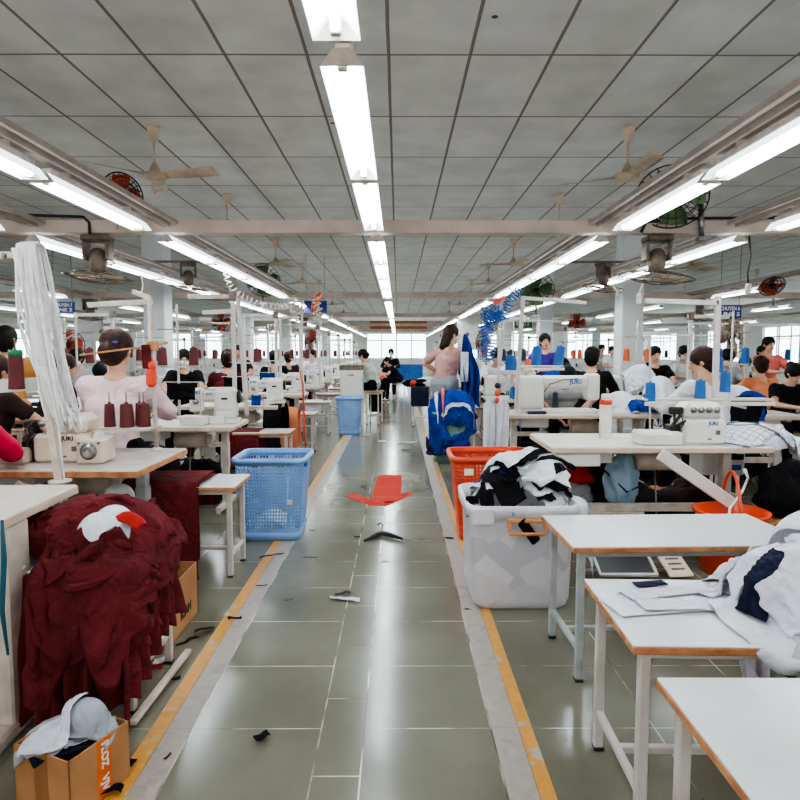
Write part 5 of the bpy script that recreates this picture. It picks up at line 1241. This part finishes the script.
# cabinet at the left of the aisle
cb_ = thing('white_cabinet', 'white box cabinet with a dark top left of the aisle, near the aqua-topped woman', 'cabinet', (aty(352,400,12.2).x, 12.2, 0))
MB().box(-.22,.22,-.2,.2,0,1.12,.015).build('body', M['machine'], cb_); MB().box(-.23,.23,-.21,.21,1.10,1.2,.01).build('dark_top', M['bronze'], cb_)
MB().prism([(-.2,0),(.2,0),(.2,.45),(.12,.45)],-.1,.1).build('sloped_panel', M['machine'], cb_); cb_.children[-1].rotation_euler=(PI/2,0,0); cb_.children[-1].location=(0,0,1.2)
text_mesh('LABEL', .05, 'print', M['print_dark'], cb_, (0,-.202,1.0)); bpy.data.objects.remove(cb_.children[-1])
# far aisle: benches, blue box, dark clothes stack
drape(aty(376,420,13).x, 13, .9, .3, 1.5, 'black_cloth', 'long black jacket hanging on the back of a seat beside the aisle', seed=540, hw=(.1,.1))
bx_ = thing('plastic_crate', 'blue plastic crate on the floor at the far end of the aisle', 'crate', (aty(406,372,24).x, 24, .35))
MB().prism([(-.6,-.3),(.6,-.3),(.7,.3),(-.7,.3)],0,.02).box(-.62,.62,-.3,-.28,0,.62).box(-.62,.62,.28,.3,0,.62).box(-.64,-.62,-.3,.3,0,.62).box(.62,.64,-.3,.3,0,.62).build('body', M['spool_blue'], bx_)
tag(make_bench(1.5,.7,.35,'x',frame='white_metal'),'low bench carrying the blue crate at the far end of the aisle','bench').location=(bx_.location.x,24,0)
lump('orange_basket_far', (aty(383,379,19).x,19,.45), (.2,.2,.3), 'orange', 'small orange bin beside the left side of the aisle, far away', 'bin', 9, .05)
bpy.data.objects['orange_basket_far'].name = 'orange_bin'
tag(make_bench(.5,.5,.2,'x',frame='white_metal'),'low stool under the small orange bin far down the aisle','stool').location=(aty(383,379,19).x,19,0)
k9 = make_bench(1.1,.8,.78,'white table beside the aisle beyond the standing woman, papers on it', frame='white_metal'); k9.location = (.80, 12.4, 0)
lump('paper_heap', (.66,12.3,.85), (.3,.2,.1), 'paper', 'heap of white pattern papers on the table beyond the standing woman', 'papers', 12, .5)
lump('dark_garment_heap', (.35,12.2,.84), (.22,.2,.08), 'black_cloth', 'dark garments on the table beyond the standing woman', 'garment', 13, .5)
lump('red_bundle', (.30,12.05,.84), (.07,.07,.07), 'red_label', 'small red bundle at the aisle corner of the table beyond the standing woman', 'bundle', 14, .05)
drape(.42, 11.95, .78, .36, .9, 'navy_cloth', 'navy garment hanging off the front of the table beyond the standing woman', seed=545, hw=(.16,.1))
# ================= PEOPLE =================
WORK = (((-.27, .18, -.20), (-.12, .44, -.24)), ((.27, .18, -.20), (.12, .44, -.24)))
ns = 0
def seated(px, py, Y, rz, label, **k):
    global ns
    lean = k.get('lean', .15); p = aty(px, py, Y); hd = k.get('head', (0,0))
    hip0 = k.pop('hip', .72); sz = k.pop('s', None)
    dz = .54*math.cos(lean)+.13; dy = .54*math.sin(lean)+math.sin(lean*.5+hd[1])*.13
    s = sz or max(.92, min(1.15, p.z/(hip0+dz))); hip = p.z/s-dz
    x = p.x+math.sin(rz)*dy*s; y = Y-math.cos(rz)*dy*s
    t, hc = person(label, (x, y, 0), rz, hip=hip, s=s, **k)
    # stool under the seat
    ns += 1; h_ = (hip-.13)*s
    if not k.get('stand'):
        q = dup(K0, (x, y-.0, 0), rz, 'stool under the '+' '.join(label.split(',')[0].split()[:12]), 'operator stools'); q.scale = (.62, .8, h_/.58)
    return t
DY = math.radians
seated(118, 351, 4.45, .05, 'woman in a pale pink shirt from behind, brown bun with purple band', lean=.12, shirt='pink', hair='hair_brown', hairstyle='low', sleeve=1.7, vox=.009, head=(-.25, .25), s=1.12, legs='black_cloth')
hb = MB().ell((0,0,0),(.022,.01,.01),8).build('hair_band', M['purple_band']); q = aty(115,342,4.32); hb.location = q; tag(hb, 'purple hair band in the bun of the pink-shirted woman', 'hair band')
pk = [o for o in bpy.data.objects if o.get('label','').startswith('woman in a pale pink')][0]; bpy.context.view_layer.update()
hb.parent = [c for c in pk.children if c.name.startswith('hair')][0]; hb.matrix_parent_inverse = pk.matrix_world.inverted(); 
for k in ('label','category'): del hb[k]
seated(66, 367, 6.0, DY(-50), 'woman in dark brown with long brown hair bending right, left side', lean=.35, shirt='brownshirt', hair='hair_brown', hairstyle='long', sleeve=1.6, vox=.012)
seated(7, 341, 6.6, DY(10), 'person in a mustard shirt seen from behind at the left edge', lean=.05, shirt='mustard', hair='hair', hairstyle='none', hip=.85, s=1.15)
seated(-2, 372, 4.6, DY(-30), 'long-haired person at the left edge behind the maroon spool', lean=.2, shirt='brownshirt', hair='hair_brown', hairstyle='long')
seated(-67, 376, 3.2, DY(8), 'person in a bright magenta shirt cut off by the left edge', lean=.15, shirt='magenta', sleeve=1.75, vox=.011, s=1.05)
seated(76, 358, 8.4, DY(180), 'black-haired person facing the camera behind the pink-shirted woman', shirt='grey_shirt', mask=True, head=(0,.4))
seated(100, 371, 7.6, DY(200), 'person with lowered black hair just left of the pink-shirted woman', lean=.4, shirt='white_shirt', head=(0,.6))
seated(184, 359, 8.3, DY(185), 'masked woman in black facing the camera, left of the column row', lean=.15, shirt='black_cloth', hair='hair', hairstyle='pony', mask=True, head=(.3,.15), vox=.011)
seated(228, 360, 8.85, DY(10), 'person with brown hair from behind, between the maroon cones, left', hair='hair_brown', shirt='maroon', s=1.1)
seated(238, 352, 12.5, DY(190), 'person facing the camera beyond the maroon cones on the left', hair='hair_brown', shirt='brownshirt')
seated(274, 358, 10.85, DY(0), 'person with black hair from behind, third station left', hair='hair', shirt='black_cloth')
seated(288, 358, 12.9, DY(20), 'person with brown hair from behind, fourth station left', hair='hair_brown', shirt='brownshirt')
seated(312, 355, 14.9, DY(160), 'person behind the white machines near the blue sign, left row', hair='hair', shirt='white_shirt')
seated(363, 355, 12.6, DY(78), 'woman in an aqua patterned top seated beside the aisle facing left', lean=.35, shirt='aqua', hair='hair', hairstyle='low', sleeve=1.8, head=(0,.35), vox=.012, hip=.85)
seated(391, 353, 20, DY(175), 'person in black at the far end of the aisle wearing red and white', shirt='black_cloth', hair='hair', mask=True, sleeve=1.6)
seated(387, 361, 18, DY(120), 'person in dark clothes bending at the far end of the aisle', lean=.7, shirt='black_cloth', hair='hair')
# ---- standing woman in the dusty pink top
hipP = aty(446, 396, 9.0); headP = aty(455, 338, 9.0)
A_ = (((-.36, -.08, -.16), (-.22, .12, -.32)), ((.15, .20, -.26), (.20, .42, -.42)))
t_, hc_ = person('woman standing in a dusty pink cropped top and grey-blue jeans, arms on the blue garment', (hipP.x-.02, 9.0, 0), DY(-42), lean=.22, hip=.86, shirt='dusty', legs='jeans', hair='hair_brown', hairstyle='long', sleeve=.75, stand=True, s=1.12, vox=.009, head=(-.5,.1), arms=A_, mask=True, crop=True,
    legpose=(((-.09,.02,.46),(-.10,-.06,.08)),((.12,.14,.47),(.12,.02,.08))))
# ---- right side
seated(545, 342, 9.6, DY(150), 'woman in a purple shirt turned to the camera behind the tilted blue cones', lean=.05, shirt='purple', hair='hair', hairstyle='none', head=(.5,0), vox=.011, hip=.95)
seated(567, 374, 7.35, DY(180), 'person bending low behind the long white machine, bare forearms under its arm', lean=.75, shirt='grey_shirt', hair='hair', hairstyle='bun', head=(0,.5), vox=.010, sleeve=.5, hip=.62, s=1.05, arms=(((-.32,.10,-.10),(-.10,.16,-.30)),((.32,.10,-.10),(.10,.16,-.30))))
seated(592, 358, 8.4, DY(-25), 'man in a black shirt seen from behind, right of the purple-shirted woman', lean=.15, shirt='black_cloth', hair='hair', hairstyle='none', sleeve=1.2, vox=.011, s=1.12)
seated(497, 356, 9.9, DY(185), 'person with brown hair and white shirt behind the blue hoses', hair='hair_brown', shirt='white_shirt', lean=.3, head=(0,.3))
seated(508, 361, 11.6, DY(170), 'person with black hair right of the blue hoses', hair='hair', shirt='white_shirt', lean=.3, head=(0,.4))
seated(602, 349, 17, DY(180), 'distant person with black hair, left one of the pair by the right column', shirt='grey_shirt', hip=.95)
seated(612, 351, 16, DY(180), 'distant person in white, right one of the pair by the right column', shirt='white_shirt', hip=.9)
seated(655, 355, 9.6, DY(170), 'black-haired woman facing the camera just right of the right column', shirt='black_cloth', hair='hair', hairstyle='long', head=(.2,.1), vox=.011)
seated(702, 362, 5.9, DY(20), 'woman in white from behind, brown hair with a metal clip, right', lean=.25, shirt='white_shirt', hair='hair_brown', hairstyle='bun', head=(.75,.2), vox=.009, sleeve=1.6, s=1.08)
q = aty(717, 358, 5.75); tag(MB().bar(q, q+V3(.02,-.02,.12), .012).bar(q, q+V3(-.05,-.03,-.05), .012).build('hair_clip', M['steel']), 'metal hair clip in the brown hair of the woman in white and blue, right', 'hair clip')
seated(684, 353, 11.5, DY(180), 'masked person facing the camera left of the woman with the hair clip', shirt='white_shirt', mask=True, head=(0,.3))
seated(728, 357, 9.5, DY(180), 'black-haired masked person right of the tall white post', shirt='grey_shirt', mask=True, head=(0,.45), lean=.3)
seated(745, 363, 10.0, DY(170), 'distant black-haired person between the masked one and the pipe', shirt='grey_shirt', lean=.4, head=(0,.4))
seated(769, 345, 9.4, DY(183), 'woman in a coral shirt standing with a mask under her chin, right', lean=.05, shirt='coral', hair='hair', hairstyle='none', mask=False, vox=.010, hip=1.0, stand=True, sleeve=1.4, head=(0,.1))
seated(760, 366, 8.5, DY(0), 'person in an orange shirt from behind, in front of the coral-shirted woman', lean=.2, shirt='orange_shirt', hair='hair_brown', hairstyle='bun', s=1.0)
seated(794, 372, 7.2, DY(175), 'black-haired person bowing at the right edge', lean=.35, shirt='black_cloth', head=(.2,.5))
seated(497+265, 352, 14, DY(180), 'distant person far right beyond the coral-shirted woman', shirt='white_shirt')
# ================= OVERHEAD =================
def make_cfan(label='x', drop=.42):
    t = thing('ceiling_fan', label, 'ceiling fan')
    MB().lathe([(0,0),(.065,0),(.062,-.03),(.04,-.13),(.015,-.14),(0,-.14)][::-1], 18).build('canopy', M['fan_cream'], t)
    MB().cyl((0,0,-drop),(0,0,-.1),.010).build('rod', M['fan_cream'], t)
    MB().lathe([(0,-drop-.09),(.07,-drop-.085),(.115,-drop-.06),(.12,-drop-.03),(.06,-drop-.01),(.035,-drop+.05),(.02,-drop+.08),(0,-drop+.08)], 24).build('motor', M['fan_cream'], t)
    for k in range(3):
        a = 2*PI*k/3; b = MB(); b.at((0,0,-drop-.045), rz=a, rx=.0); P = []
        for i in range(9):
            f = i/8; r = .10+.56*f; w = .028+.05*min(1, f*2.2)*(1-.15*f)
            P.append([(r, -w, .022), (r, -w*.3, .004), (r, w*.5, -.006), (r, w, -.02)])
        b.grid(P); o = b.build('blade', M['fan_cream'], t, solid=.004)
    return t
CF0 = make_cfan()
spots = []
for X, nm in ((-2.35,'left of the aisle'), (2.22,'right of the aisle')):
    for i, Y in enumerate((6.15, 8.7, 12.1, 15.4, 18.8, 22.4, 27.0)): spots.append((X, Y, '%s ceiling fan from the camera in the line %s' % (ORD[i], nm), 'ceiling fans '+nm))
for X, nm in ((-5.9,'far left'), (5.9,'far right'), (-9.5,'second far left'), (9.4,'second far right')):
    for i, Y in enumerate((8.9, 12.6, 16.4, 20.5)): spots.append((X, Y, '%s ceiling fan from the camera in the %s line' % (ORD[i], nm), 'ceiling fans in the '+nm+' line'))
for i, (X, Y, lab, g) in enumerate(spots):
    a = [1.85, .4, 1.1, .7, .2, 1.5][i % 6] if i else 2.0
    if i == 0: o = CF0; o.location = (X, Y, 3.61); o.rotation_euler = (0,0,-.25); o['label'] = lab; o['group'] = g
    else: o = dup(CF0, (X, Y, 3.61), a, lab, g)
    if X > 2 and i == 7: o.rotation_euler = (0,0,.55)
# orbit fans (bracket + wire guard)
def make_guard(mb, R_, dep, n=20, rings=4, r=.0035):
    for k in range(rings): 
        rr = R_*(k+1)/rings; z = dep*(1-((k+1)/rings)**2)
        for s_ in (-1, 1):
            mb.tube([(rr*math.cos(2*PI*j/28), rr*math.sin(2*PI*j/28), s_*z) for j in range(28)], r*(1.6 if k == rings-1 else 1), 5, closed=True)
    for j in range(n):
        a = 2*PI*j/n
        for s_ in (-1, 1): mb.tube([(R_*f*math.cos(a), R_*f*math.sin(a), s_*dep*(1-f*f)) for f in (.15,.5,.8,1)], r*.8, 4)
    return mb
def make_ofan(label, R_=.29, blade='fan_cream', tilt=.1):
    t = thing('orbit_fan', label, 'fan')
    b = MB(); b.box(-.12,.12,-.09,.09,-.05,.0,.01).box(-.12,-.09,-.06,.06,-.22,-.05,.006).box(.09,.12,-.06,.06,-.22,-.05,.006); b.build('bracket', M['bronze'], t)
    MB().lathe([(0,-.33),(.05,-.33),(.075,-.29),(.08,-.2),(.06,-.13),(.03,-.11),(0,-.11)], 18).box(-.1,.1,-.015,.015,-.2,-.17).build('motor', M['bronze'], t)
    g = make_guard(MB(), R_, .06, 12, 3).build('guard', M['bronze'], t); g.location = (0,0,-.37); g.rotation_euler = (tilt, .12, 0)
    for k in range(3):
        o = MB().at((0,0,0), rz=2*PI*k/3).grid([[(.04+.2*f*R_/.29, -.02-.05*f, .02), (.04+.2*f*R_/.29, .03+.05*f, -.02)] for f in (0,.4,.8,1)]).build('blade', M[blade], g, solid=.003)
    return t
o1 = make_ofan('bronze orbit fan hanging under the steel tube on the left', .30); o1.location = (-2.76, 5.8, 2.51)
o2 = make_ofan('bronze orbit fan hanging under the steel tube on the right, wide wire guard', .33, tilt=0.02); o2.location = (2.39, 5.8, 2.51)
o3 = dup(o1, (-2.87, 8.6, 2.66), .4, 'orbit fan on the thin bar left, behind the first one', None); o3.scale = (.9,.9,.9)
o4 = dup(o1, (2.82, 8.6, 2.66), .7, 'orbit fan on the thin bar right, behind the first one', None); o4.scale = (.9,.9,.9)
for sx, nm in ((-1,'left'), (1,'right')):
    tag(MB().bar((sx*2.1, 8.6, 2.68), (sx*3.9, 8.6, 2.68), .03, .03).bar((sx*2.14,8.6,2.6),(sx*2.14,8.6,2.70),.02).bar((sx*3.3,8.6,2.6),(sx*3.3,8.6,2.7),.02).build('fan_bar', M['bronze']), 'thin dark bar carrying the second orbit fan on the '+nm, 'bar')
for i, (X, Y) in enumerate(((-6.2, 12.6), (6.1, 12.6), (-2.9, 19.4), (2.8, 19.4), (-9.2, 12.6), (8.8, 12.6))):
    dup(o1, (X, Y, 2.51), i, ['orbit fan far left under the second steel tube','orbit fan far right under the second steel tube','distant orbit fan left under the third steel tube','distant orbit fan right under the third steel tube','orbit fan farthest left under the second steel tube','orbit fan farthest right under the second steel tube'][i], None)
# upright industrial fans
def make_ifan(label, loc, R_, col, yaw, tilt, stem=True):
    t = thing('wall_fan', label, 'fan', loc, yaw)
    h = make_guard(MB(), R_, .075, 22, 4, .004).build('guard', M['black'] if col != 'fan_green' else M['dark'], t); h.rotation_euler = (PI/2+tilt, 0, 0)
    MB().lathe([(0,-.1),(.05,-.1),(.055,0),(.03,.03),(0,.03)], 16).build('motor', M['black'], t).rotation_euler = (PI/2+tilt,0,0)
    for k in range(4):
        a = MB().at((0,0,0), rz=PI/2*k); P = []
        for f in (0,.25,.5,.75,1): w = R_*(.12+.36*math.sin(min(1,f*1.1)*PI*.62)); P.append([(R_*(.1+.78*f), -w*.7, .03), (R_*(.1+.80*f), 0, .0), (R_*(.1+.76*f), w*.9, -.03)])
        a.grid(P); b = a.build('blade', M[col], h, solid=.004)
    if stem: MB().cyl((0,.08,0),(0,.08,-R_-.12),.016).box(-.05,.05,.03,.13,-R_-.14,-R_-.1).build('stem', M['steel'], t)
    return t
q = aty(123,193,5.75); make_ifan('black fan with orange blades on top of the left steel tube', q, .185, 'fan_red', .85, -.1)
q = aty(672,196,5.75); make_ifan('large fan with green blades on top of the right steel tube', q, .31, 'fan_green', -.35, -.25)
q = aty(263,280,11.2); make_ifan('fan with green blades behind the left lamps', q, .30, 'fan_green', .3, -.2)
q = aty(536,290,10.5); make_ifan('fan with green blades behind the right lamps', q, .30, 'fan_green', -.3, -.2)
q = aty(772,286,9.0); make_ifan('black fan with red blades high at the right edge', q, .17, 'fan_red', -.9, -.6)
q = aty(221,322,16); make_ifan('small orange-bladed fan in the distance on the left', q, .24, 'fan_red', 0, 0)
q = aty(577,323,16); make_ifan('small orange-bladed fan in the distance on the right', q, .24, 'fan_red', 0, 0)
q = aty(733,336,10.4); make_ifan('round fan with orange hub low among the posts at the right', q, .30, 'fan_cream', .2, 0)
q = aty(483,343,11.0); make_ifan('fan with orange centre beside the blue hoses', q, .20, 'fan_red', -1.0, 0)
q = aty(312,340,12.9); make_ifan('fan with orange centre among the left posts', q, .22, 'fan_red', 1.0, .2)
q = aty(68,345,9.0); make_ifan('fan with orange blades left, behind the white skein', q, .22, 'fan_red', .4, 0)
# dark conduit lines on top of the front tube
tag(MB().tube([(-3.45,5.74,2.69),(-2.85,5.74,2.67),(-2.80,5.74,2.62),(-2.79,5.72,2.52)], .014, 6).build('fan_cable', M['cable']), 'black cable along the top of the left steel tube', 'cable')
tag(MB().tube([(3.65,5.74,2.72),(3.5,5.74,2.67),(2.6,5.74,2.66),(2.4,5.72,2.64),(2.24,5.70,2.62),(2.2,5.70,2.53)], .014, 6).build('fan_cable', M['cable']), 'black cable along the top of the right steel tube', 'cable')
tag(MB().cyl((2.75,5.7,2.48),(2.73,5.7,2.78),.026).box(2.71,2.77,5.66,5.74,2.45,2.49).build('fan_strut', M['steel']), 'short steel strut crossing the right steel tube', 'strut')
# coils
def coil(pts, R_, turns, r, m_, label, cat='hose', seed=0, name='coiled_hose', ra=0):
    P = [Vector(p) for p in pts]; L = [0]; rr = random.Random(seed)
    for a, b in zip(P, P[1:]): L.append(L[-1]+(b-a).length)
    n = int(turns*10); out = []
    for k in range(n+1):
        s = L[-1]*k/n; j = 0
        while j < len(L)-2 and L[j+1] < s: j += 1
        t = (s-L[j])/(L[j+1]-L[j]); c = P[j].lerp(P[j+1], t); d = (P[j+1]-P[j]).normalized(); a = V3(0,1,0).cross(d); a = a.normalized() if a.length > .1 else V3(1,0,0); b2 = d.cross(a)
        ph = 2*PI*k/10; w = R_*(1+ra*noise.noise(Vector((k*.13, seed, 0)))*1.6)
        out.append(c+a*math.cos(ph)*w+b2*math.sin(ph)*w)
    return tag(MB().tube(out, r, 5).build(name, M[m_]), label, cat)
coil([aty(226,270,7.6), aty(228,284,7.6), aty(240,296,7.6), aty(258,304,7.6), aty(278,307,7.8), aty(295,306,8.0)], .035, 19, .010, 'coil_white', 'white coiled cord sagging between the left lamps and a post')
coil([aty(296,300,8.0), aty(296,312,8.0), aty(294,322,8.0)], .05, 6, .008, 'coil_white', 'short white coil hanging at the post near the blue sign', seed=2)
coil([aty(520,288,8.0), aty(510,300,8.0), aty(503,318,8.0)], .06, 11, .008, 'coil_blue', 'blue coiled hose coming down from the right lamps', seed=3, ra=.5)
coil([aty(500,316,8.1), aty(490,310,8.1), aty(485,322,8.1), aty(489,340,8.1), aty(486,360,8.1)], .09, 20, .008, 'coil_blue', 'tangled blue coiled hose hanging beside the standing woman', seed=4, ra=.7)
coil([aty(486,318,8.0), aty(496,312,8.0), aty(500,322,8.0)], .09, 9, .008, 'coil_blue', 'loops of blue hose at the top of the tangle', seed=6, ra=.7)
tag(MB().bar(aty(494,303,8.0), aty(505,297,8.0), .05).build('orange_connector', M['orange']), 'orange connector of the blue hoses at the lamp row', 'connector')
tag(MB().tube([aty(313,312,8.5), aty(316,300,8.5), aty(321,293,8.5)], [.03,.05,.02], 8).build('orange_ribbon', M['orange']), 'orange ribbon tied near the blue sign on the left', 'ribbon')
coil([aty(314,296,8.4), aty(318,308,8.4), aty(320,318,8.4)], .05, 4, .014, 'fan_cream', 'cream rope loop by the orange ribbon', 'rope', 5, 'rope')
def cord(px0, py0, px1, py1, Y, label, plug=True, r=.008, m_='coil_white'):
    a, b = aty(px0, py0, Y), aty(px1, py1, Y); t = thing('power_cord', label, 'cord', b); a -= b
    MB().tube([a, a*.6+V3(.02,0,0), a*.3+V3(-.005,0,0), (0,0,.05)], r, 6).build('cord', M[m_], t)
    if plug: MB().box(-.025,.025,-.02,.02,-.05,.06,.008).build('plug', M['white_metal'], t)
cord(642,274,639,299,7.0,'white cord with a plug hanging beside the right column'); cord(749,233,748,290,6.0,'thin dark cord with a white plug hanging high on the right', m_='cable'); cord(612,284,619,300,7.4,'short white cord curling below the right lamps', False)
cord(141,275,142,300,7.0,'thin white cord hanging before the left column', False)
# signs
def sign(px0, px1, py0, py1, Y, lines, label, m_='sign_blue', tc='print_white', k=.42):
    a, b = aty(px0, py0, Y), aty(px1, py1, Y); c = (a+b)/2; w, h = b.x-a.x, a.z-b.z; t = thing('hanging_sign', label, 'sign', c)
    MB().box(-w/2,w/2,-.015,.015,-h/2,h/2,.004).build('board', M[m_], t)
    n = len(lines)
    for i, l in enumerate(lines):
        o = text_mesh(l, h*k if n > 1 else h*.62, 'lettering', M[tc], t, (0,-.017,h*(.22-.44*i) if n > 1 else 0)); wd = max(v.co.x for v in o.data.vertices)*2
        o.scale = (min(1.4, .84*w/max(wd,.01)), 1, 1)
    for sx in (-1,1): MB().cyl((sx*w*.4,0,h/2),(sx*w*.4,0,max(h/2+.05, ZC-c.z)),.006,n=6).build('wire', M['steel'], t)
sign(52,75,302,313,12.0,['CHUYEN 7','LINE 2'],'small blue sign with white lettering hanging on the left')
sign(718,741,305,318,12.0,['CHUYEN 6','LINE 5'],'small blue sign with white lettering hanging on the right')
sign(304,327,301,313,14.0,['Q'],'blue sign with a big white Q left of the aisle')
sign(370,427,321,329,38,['CHAT LUONG LA DANH DU'],'long brown-orange banner board with dark lettering across the far aisle end','banner','print_dark')
sign(514,532,320,328,22,['EXIT'],'small green board far away on the right','green','print_white'); 
# partition panels far left / posters
for i,(px0,px1,py0,py1,Y) in enumerate(((75,103,318,341,16),(195,205,338,360,20),(458,478,316,350,20))):
    a, b = aty(px0,py0,Y), aty(px1,py1,Y); t = thing('display_board', ['large white board hanging in the distance on the left','white panel far left of the aisle','white panel hanging beyond the standing woman'][i], 'board', ((a.x+b.x)/2, Y, 0))
    w = b.x-a.x; MB().box(-w/2,w/2,-.02,.02,b.z,a.z,.005).build('board', M['laminate'], t)
    for sx in (-1,1): MB().box(sx*w/2-.02,sx*w/2+.02,-.02,.02,0,a.z).build('post', M['white_metal'], t)
bpy.data.scenes.remove(TMP)
